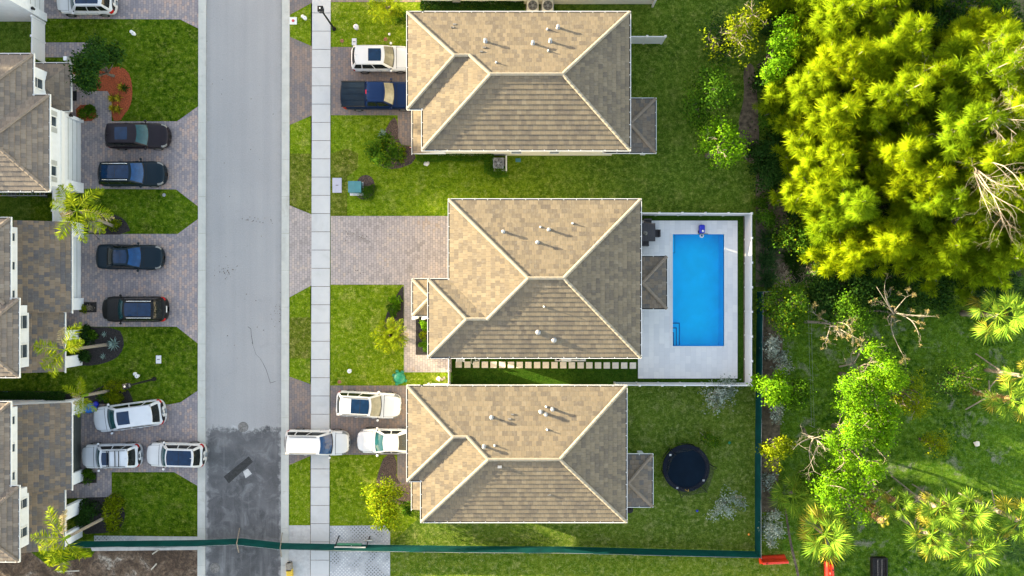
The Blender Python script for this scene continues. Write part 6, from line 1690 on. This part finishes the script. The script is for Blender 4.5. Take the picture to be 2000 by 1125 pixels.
broadleaf('tree', 'dark bushy tree on the back lawn level with the pickup', 'tree', 1388, 188, 5.6, 2.1, M['green'], 120, 36, .2, 11, spread=.3, second=M['green'], flat=.3)
broadleaf('tree', 'loose bright green tree on the back lawn right of the porch roof', 'tree', 1410, 285, 6.4, 1.75, M['bright'], 110, 34, .17, 11, spread=.25, twigs=5, ry=1.25, flat=.3)
broadleaf('tree', 'bright broadleaf tree on the woodland edge near the top', 'tree', 1518, 98, 6.2, 1.7, M['bright'], 130, 34, .2, 12, rx=.65, ry=1.5, spread=.25, flat=.28)
ug = 'dark understory shrubs along the woodland edge'
for px, py, h, r, ry, m, lb in ((1508,20,2.2,1.5,1.3,'deep','dark understory shrub at the top of the woodland edge'), (1500,160,2.0,1.2,1.7,'deep','dark understory shrub below the bright edge tree'), (1512,235,2.4,1.3,1.5,'green','understory shrub left of the leaning feathery trees'), (1497,300,1.8,1.2,1.3,'deep','dark understory shrub beside the brown soil strip end'), (1505,345,2.2,1.2,1.2,'deep','dark understory shrub above the leafy row by the pool fence')):
    broadleaf('understory_shrub', lb, 'shrub', px, py, h, r, M[m], int(60*ry), 40, .17, 9, ry=ry, spread=.25, flat=.45, base=.5, group=ug, multi=3)
for px, py, h, r, m, lb in ((1900,30,6.5,3.2,'green','broad dark tree at the top right corner'), (1815,40,5.5,2.5,'deep','dark thicket tree between two feathery trees at the top'), (1965,60,6.0,2.6,'deep','dark tree at the far top right edge'), (1735,215,4.0,2.6,'deep','dark tree deep in the forked gap of the woodland'), (1668,300,3.5,2.4,'deep','dark tree under the woodland middle'), (1870,300,4.5,2.6,'deep','dark tree in the gap at the right edge'), (1640,560,2.6,2.2,'deep','dark low tree at the bottom left of the woodland'), (1730,560,2.5,2.3,'deep','dark low tree at the bottom of the woodland behind the dead tree'), (1820,545,3.0,2.2,'deep','dark tree left of the dark fan palms'), (1560,470,2.0,1.7,'green','low green tree in the gap right of the spiky row'), (1925,505,4.2,2.6,'deep','dark tree at the right edge above the dark fan palms')):
    broadleaf('thicket_tree', lb, 'tree', px, py, h, r, M[m], 120, 44, .2, 12, spread=.34, flat=.4, base=.55, group='dark broadleaf trees of the woodland', second=M['green'] if m == 'deep' else M['yellowgreen'])
for px, py, h, r, lb in ((1545,45,2.6,1.6,'dark shrub under the first feathery tree at the top'), (1548,130,2.6,1.5,'dark shrub right of the bright edge tree'), (1540,200,2.4,1.5,'dark shrub under the woodland rim level with the pickup'), (1535,285,2.4,1.4,'dark shrub under the leftmost leaning feathery tree'), (1540,350,2.2,1.3,'dark shrub below the leftmost leaning feathery tree'), (1600,30,3.0,2.0,'dark shrub deep under the second feathery rank at the top'), (1640,120,3.0,2.2,'dark shrub deep under the second feathery rank'), (1620,200,3.0,2.2,'dark shrub deep under the woodland left of the forked gap'), (1640,390,3.0,2.2,'dark shrub deep under the rounded yellow lit tree'), (1720,400,3.4,2.4,'dark shrub deep under the lower woodland'), (1760,110,3.4,2.4,'dark shrub deep under the upper woodland')):
    broadleaf('understory_shrub', lb, 'shrub', px, py, h, r, M['deep'], 80, 40, .18, 9, spread=.3, flat=.45, base=.5, group=ug, multi=3)
# row between the pool fence and the woodland
broadleaf('leafy_shrub', 'leafy green shrub at the top of the spiky row by the pool fence', 'shrub', 1494, 405, 1.8, .85, M['green'], 60, 36, .16, 8, ry=1.7, spread=.2, multi=3, base=.5)
broadleaf('leafy_shrub', 'faint green shrub in the gap right of the spiky row', 'shrub', 1548, 400, 1.6, 1.0, M['deep'], 50, 26, .16, 8, ry=1.6, spread=.25, multi=3, base=.5)
def spiky(label, px, py, r, h, m, n=150, grp='spiky grass clumps by the pool fence'):
    c = W(px, py, h*.3); t = thing('grass_clump', label, 'grass clump', (c.x, c.y, 0), 0, grp); D = rdir(n, .9); D[:,2] = np.abs(D[:,2])*h/r; C = rng.normal(size=(n,3))*np.array([r*.22,r*.22,.0])+np.array([0,0,.05]); leaf_mesh('blades', C, D, rng.uniform(.7,1.1,n)*r, np.full(n,.06), m, t, fold=.2, mid=.3)
    mb = MB(); mb.lathe([(r*.25,0),(r*.18,.12),(0,.16)], 8, cap=False); mb.build('root_crown', M['bark'], t); return t
for px, py, r, lb in ((1503,470,1.15,'spiky grass clump topmost by the pool fence'), (1500,508,1.1,'spiky grass clump in the middle by the pool fence'), (1502,545,1.15,'spiky grass clump lowest by the pool fence'), (1545,505,.9,'dull spiky grass clump beyond the wire at the woodland foot'), (1556,528,.8,'dull spiky grass clump beside the pale dry brush')):
    spiky(lb, px, py, r, 1.3, M['sabal_dark'] if 'dull' not in lb else M['deep'], 260)
t = thing('dry_brush', 'pale dry brush pile at the foot of the woodland above the green fence end', 'dry shrub', W(1585,533)); n = 420
leaf_mesh('twigs', rng.normal(size=(n,3))*np.array([.5,.35,.1])+np.array([0,0,.3]), rdir(n,.6), rng.uniform(.3,.8,n), np.full(n,.03), M['twig'], t); mb = MB(); [mb.tube(curve_pts((0,0,0), rdir(1,.8)[0]*.8, .1, 4), [.02,.016,.01,.005], 5) for _ in range(8)]; mb.build('stems', M['twig'], t)
t = thing('dry_brush', 'greyish bare twiggy shrub at the top corner of the green mesh fence', 'dry shrub', W(1527,545)); n = 260
leaf_mesh('twigs', rng.normal(size=(n,3))*np.array([.35,.45,.1])+np.array([0,0,.3]), rdir(n,.6), rng.uniform(.3,.7,n), np.full(n,.025), M['twig'], t); mb = MB(); [mb.tube(curve_pts((0,0,0), rdir(1,.8)[0]*.7, .1, 4), [.02,.016,.01,.005], 5) for _ in range(6)]; mb.build('stems', M['twig'], t)
broadleaf('tree', 'green tree with yellow top inside the upper corner of the green mesh fence', 'tree', 1532, 605, 4.0, 1.75, M['green'], 110, 36, .18, 11, spread=.26, second=M['yellowgreen'], ry=1.2, flat=.36)
broadleaf('tree', 'bright green tree between the dead trees at the top of the meadow', 'tree', 1655, 608, 4.4, 1.25, M['green'], 70, 34, .18, 9, spread=.25, ry=1.2, second=M['bright'], flat=.35)
broadleaf('tree', 'dark green tree below the woodland left of the bright meadow tree', 'tree', 1612, 592, 2.6, 1.5, M['deep'], 80, 36, .18, 9, spread=.26)
sg_ = 'silver leaved shrubs along the mesh fence'
for px, py, h, r, rx, ry, cl, lb in ((1507,675,1.9,.75,.9,1.2,46,'silver shrub highest along the mesh fence'), (1526,708,1.8,.85,.9,1.3,46,'silver shrub second along the mesh fence beside the green trees'), (1511,800,1.8,.8,.8,1.4,44,'silver shrub below the paired green fence trees'), (1510,1030,2.2,.95,.8,1.7,80,'dense silver shrub lowest along the mesh fence'), (1500,940,1.3,.5,.7,1.8,20,'thin silver shrub above the low green fan palm'), (1408,775,2.0,1.75,1.3,.8,80,'wide silver shrub on the lawn below the pool fence'), (1420,985,1.6,1.4,1.2,1.0,56,'loose silver shrub at the lower right of the trampoline lawn')):
    broadleaf('silver_shrub', lb, 'shrub', px, py, h, r, M['silver'], cl, 16, .16, 10, rx=rx, ry=ry, spread=.17, group=sg_, flat=.36, base=.55, twigs=3, tr=.03, multi=2)
broadleaf('tree', 'vivid green fence tree leaning over the mesh near the pool corner', 'tree', 1512, 752, 5.2, 1.35, M['bright'], 85, 36, .19, 10, spread=.24, flat=.33)
broadleaf('tree', 'green fence tree right of the vivid one toward the wire fence', 'tree', 1552, 772, 3.9, 1.15, M['green'], 65, 34, .18, 9, spread=.24, second=M['bright'], flat=.33)
broadleaf('tree', 'loose yellow green tree against the mesh fence beside the trampoline lawn', 'tree', 1510, 878, 4.6, 1.25, M['yellowgreen'], 75, 28, .18, 10, spread=.2, flat=.33, twigs=3)
broadleaf('shrub_tree', 'small olive shrub with a bare twig fork beside the trampoline', 'shrub', 1384, 862, 1.5, .75, M['green'], 40, 34, .13, 7, spread=.17, twigs=6, second=M['yellowgreen'])
# the big meadow tree, two crowns and its lower neighbours
broadleaf('tree', 'big bright green tree in the meadow with a leaning grey trunk', 'tree', 1697, 745, 6.4, 2.7, M['bright'], 200, 60, .16, 19, spread=.24, flat=.28, base=.72, twigs=14, ls=(.14,.27), tr=.17)
broadleaf('tree', 'big bright green tree joined below the leaning trunk tree', 'tree', 1682, 855, 6.4, 2.9, M['bright'], 220, 60, .16, 20, spread=.24, flat=.28, base=.72, twigs=14, ls=(.14,.27), rx=.9, ry=1.15, tr=.17)
broadleaf('tree', 'airy tree with yellowed twigs on the right flank of the big meadow trees', 'tree', 1775, 775, 5.2, 1.5, M['yellowgreen'], 70, 24, .16, 10, spread=.26, flat=.28, base=.7, twigs=8)
broadleaf('tree', 'twiggy green tree above the low fan palms at the meadow foot', 'tree', 1640, 952, 4.6, 2.4, M['bright'], 120, 32, .18, 12, spread=.28, flat=.28, base=.68, twigs=8)
broadleaf('tree', 'small dark tree at the left foot of the big meadow trees', 'tree', 1590, 935, 3.2, 1.1, M['green'], 60, 28, .16, 8, spread=.25, twigs=4)
broadleaf('tree', 'small feathery sapling in the open meadow upper right', 'tree', 1880, 735, 3.0, 1.15, M['green'], 50, 26, .15, 9, spread=.25, second=M['yellowgreen'], base=.7)
broadleaf('tree', 'small yellow green sapling in the open meadow right of the big trees', 'tree', 1826, 868, 3.0, .85, M['yellowgreen'], 40, 24, .15, 8, spread=.22, base=.7)
broadleaf('tree', 'low dark sapling faint in the meadow beside the upper sapling', 'tree', 1848, 752, 1.8, 1.3, M['deep'], 50, 20, .14, 8, spread=.3)
# hedges
hedge('clipped variegated hedge along the side wall and round the air conditioner', [(818,308),(955,306),(956,335),(975,340),(988,338)], .62, .8, M['green'], 1500, .085)
hedge('dark low hedge along the wall at the top edge', [(826,15),(1020,16)], .6, .6, M['deep'], 1300, .10)
hedge('dark hedge in the mulch strip along the left edge below the second house', [(-30,771),(132,774)], .55, .55, M['deep'], 1200, .11)
shrub('round_shrub', 'rounded olive shrub wrapping the teal transformer', 714, 364, .95, .85, M['green'], 1900, .09, ry=1.25, up=.5)
shrub('round_shrub', 'broad yellow green shrub at the foot of the small foxtail palm', 226, 766, 1.0, 1.05, M['yellowgreen'], 2000, .13, up=.6, rx=1.15)
shrub('round_shrub', 'yellow green shrub left of the broad one below the left lamp', 205, 772, .8, .7, M['green'], 900, .13)
shrub('round_shrub', 'dark leafy hedge mass left of the bottom foxtail palm', 168, 1010, 1.0, 1.1, M['deep'], 2400, .14, rx=.8, ry=1.5)
shrub('round_shrub', 'yellow green hedge mass ringing the bottom foxtail palm', 216, 1005, 1.0, 1.15, M['yellowgreen'], 2300, .15, ry=1.35, rx=.85)
shrub('round_shrub', 'small shrub in the dark bed by the bottom garage door', 170, 932, .8, .62, M['green'], 900, .13)
shrub('leafy_plant', 'leafy dark plants in the agave bed by the porch columns', 165, 655, .7, .72, M['deep'], 900, .17, ry=1.2)
shrub('leafy_plant', 'leafy green plants in the agave bed beside the drive', 182, 650, .7, .55, M['green'], 600, .16)
shrub('leafy_plant', 'leafy dark plants at the lower side of the agave bed', 166, 696, .7, .68, M['deep'], 800, .16)
shrub('leafy_plant', 'yellow green plants under the spreading foxtail palm', 216, 438, .6, .7, M['yellowgreen'], 500, .15, ry=.6)
shrub('leafy_plant', 'tiny yellow plant in the small black bed by the garage corner', 162, 603, .5, .32, M['yellowgreen'], 200, .13)
shrub('leafy_plant', 'tiny brownish plant in the small black bed by the garage corner', 176, 600, .4, .3, M['twig'], 140, .12)
shrub('leafy_plant', 'green plants at the upper end of the dark bed beside the middle walkway', 770, 588, .6, .5, M['bright'], 420, .17, ry=1.2)
shrub('leafy_plant', 'green plants in the middle of the dark bed beside the middle walkway', 768, 606, .7, .55, M['green'], 500, .17)
shrub('leafy_plant', 'topmost green plant in the planter by the middle house entry', 826, 636, .7, .48, M['bright'], 700, .12)
shrub('leafy_plant', 'yellow green plant in the middle of the planter by the middle house entry', 827, 655, .6, .38, M['yellowgreen'], 400, .12)
shrub('leafy_plant', 'round bright shrub at the bottom of the planter by the middle house entry', 827, 676, .75, .5, M['bright'], 1100, .08)
shrub('leafy_plant', 'bushy green plants below the clump palm at the top edge', 775, 28, .8, .85, M['green'], 800, .15, rx=1.2, ry=.7)
shrub('leafy_plant', 'dark green plants beside the front wall of the bottom house', 795, 992, .6, .6, M['green'], 500, .15)
for px, py, lb in ((788,289,'small yellow plant nearest the pickup house wall'), (786,300,'small yellow plant middle of the brown bed by the pickup house'), (783,313,'small yellow plant lowest in the brown bed by the pickup house')):
    shrub('leafy_plant', lb, px, py, .35, .2, M['yellowgreen'], 120, .12, stems=2)
# rosettes
def rosette(label, px, py, r, mat, n=34, name='agave', cat='agave', grp=None, w=.16):
    c = W(px, py); t = thing(name, label, cat, c, 0, grp); k = np.arange(n); az = k*2.4; el = np.linspace(1.2, .12, n); D = np.stack([np.cos(az)*np.cos(el), np.sin(az)*np.cos(el), np.sin(el)], 1)
    leaf_mesh('leaves', np.zeros((n,3))+np.array([0,0,.05]) + D*.05, D, r*np.linspace(.55,1.0,n), np.full(n, r*w), mat, t, fold=.25, mid=.4)
    mb = MB(); mb.lathe([(r*.12,0),(r*.14,.06),(0,.12)], 10, cap=False); mb.build('core', mat, t); return t
rosette('large blue green agave on the dark bed tip at left', 224, 672, .62, M['agave']); rosette('small agave at the upper part of the dark agave bed', 205, 653, .26, M['agave'], 20); rosette('small agave at the lower part of the dark agave bed', 203, 696, .28, M['agave'], 20)
rosette('grey green agave above the shrub tree in the bed below the pickup', 749, 263, .5, M['agave'], 28)
cg_ = 'yellow croton plants in the red bed'
for px, py, lb in ((239,171,'yellow croton topmost in the red bed'), (246,173,'dark leaved croton at the rim of the red bed'), (233,192,'croton in the middle of the red bed'), (220,193,'yellow croton at the path side of the red bed'), (221,212,'brightest yellow croton low in the red bed'), (232,214,'pale spotted croton at the bottom of the red bed')):
    rosette(lb, px, py, .42, M['croton'] if 'dark' not in lb else M['deep'], 24, 'croton', 'croton', cg_, .28)

# round trees added out of view to the west, to keep the street shaded
wt = broadleaf('added_shade_tree', 'unseen round green tree added west of the left houses to shade the street', 'tree', 1000, 562.5, 10.4, 3.3, M['green'], 240, 40, .42, 16, spread=.45, flat=.34, base=.68, group='unseen trees added to shade the street')
WP = [(-60 - 5*(k % 3), 36 - 3.1*k) for k in range(20)]
wt.location = (*WP[0], 0)
for k, p in enumerate(WP[1:]): copy_tree(wt, (*p, 0), rng.uniform(0,6.28), None, 1.06 if not 9 <= k <= 14 else .97)
for X_, Y_ in ((-63,21),(-67,24.5),(-64,28),(-68,31.5),(-63,35)):  # tall she oaks added out of view to block sun patches by the pool
    o = copy_tree(PINE[2][0], (X_, Y_, 0), rng.uniform(0,6.28), 'unseen tall feathery tree added west of the view to shade the pool deck', 1.22); o['group'] = 'unseen she oaks added to shade the pool deck'

# ================================================================== light and camera
EL, AZ = 11.0, 18.0
w = bpy.data.worlds.new('World'); scene.world = w; w.use_nodes = True
nt = w.node_tree; sky = nt.nodes.new('ShaderNodeTexSky'); sky.sky_type = 'NISHITA'; sky.sun_disc = False
sky.sun_elevation = R(EL); sky.sun_rotation = R(270 + AZ); sky.air_density = 1.0; sky.dust_density = .6; sky.ozone_density = 1.0
wb = nt.nodes.new('ShaderNodeMix'); wb.data_type = 'RGBA'; wb.blend_type = 'MULTIPLY'; wb.inputs[0].default_value = 1; wb.inputs[7].default_value = (1.30, 1.0, .79, 1)   # camera white balance
nt.links.new(sky.outputs[0], wb.inputs[6]); nt.links.new(wb.outputs[2], nt.nodes['Background'].inputs[0]); nt.nodes['Background'].inputs[1].default_value = .15
sun = bpy.data.lights.new('sun', 'SUN'); sun.energy = 4.4; sun.angle = R(.6); sun.color = (1, .85, .55)
so = bpy.data.objects.new('sun', sun); col.objects.link(so)
S = Vector((-math.cos(R(EL))*math.cos(R(AZ)), math.cos(R(EL))*math.sin(R(AZ)), math.sin(R(EL))))
so.rotation_euler = (-S).to_track_quat('-Z', 'Y').to_euler(); so.location = (-40, 10, 30)
cam = bpy.data.cameras.new('camera'); co = bpy.data.objects.new('camera', cam); col.objects.link(co)
cam.sensor_width = 36; cam.lens = 18*H/40; cam.clip_end = 2000; co.location = (0, 0, H); co.rotation_euler = (0, 0, 0)
scene.camera = co
v = scene.view_settings; v.view_transform = 'Standard'; v.look = 'None'; v.exposure = 2.8; v.gamma = 1; v.use_curve_mapping = False
scene.cycles.max_bounces = 8; scene.cycles.transparent_max_bounces = 16; scene.cycles.use_denoising = True
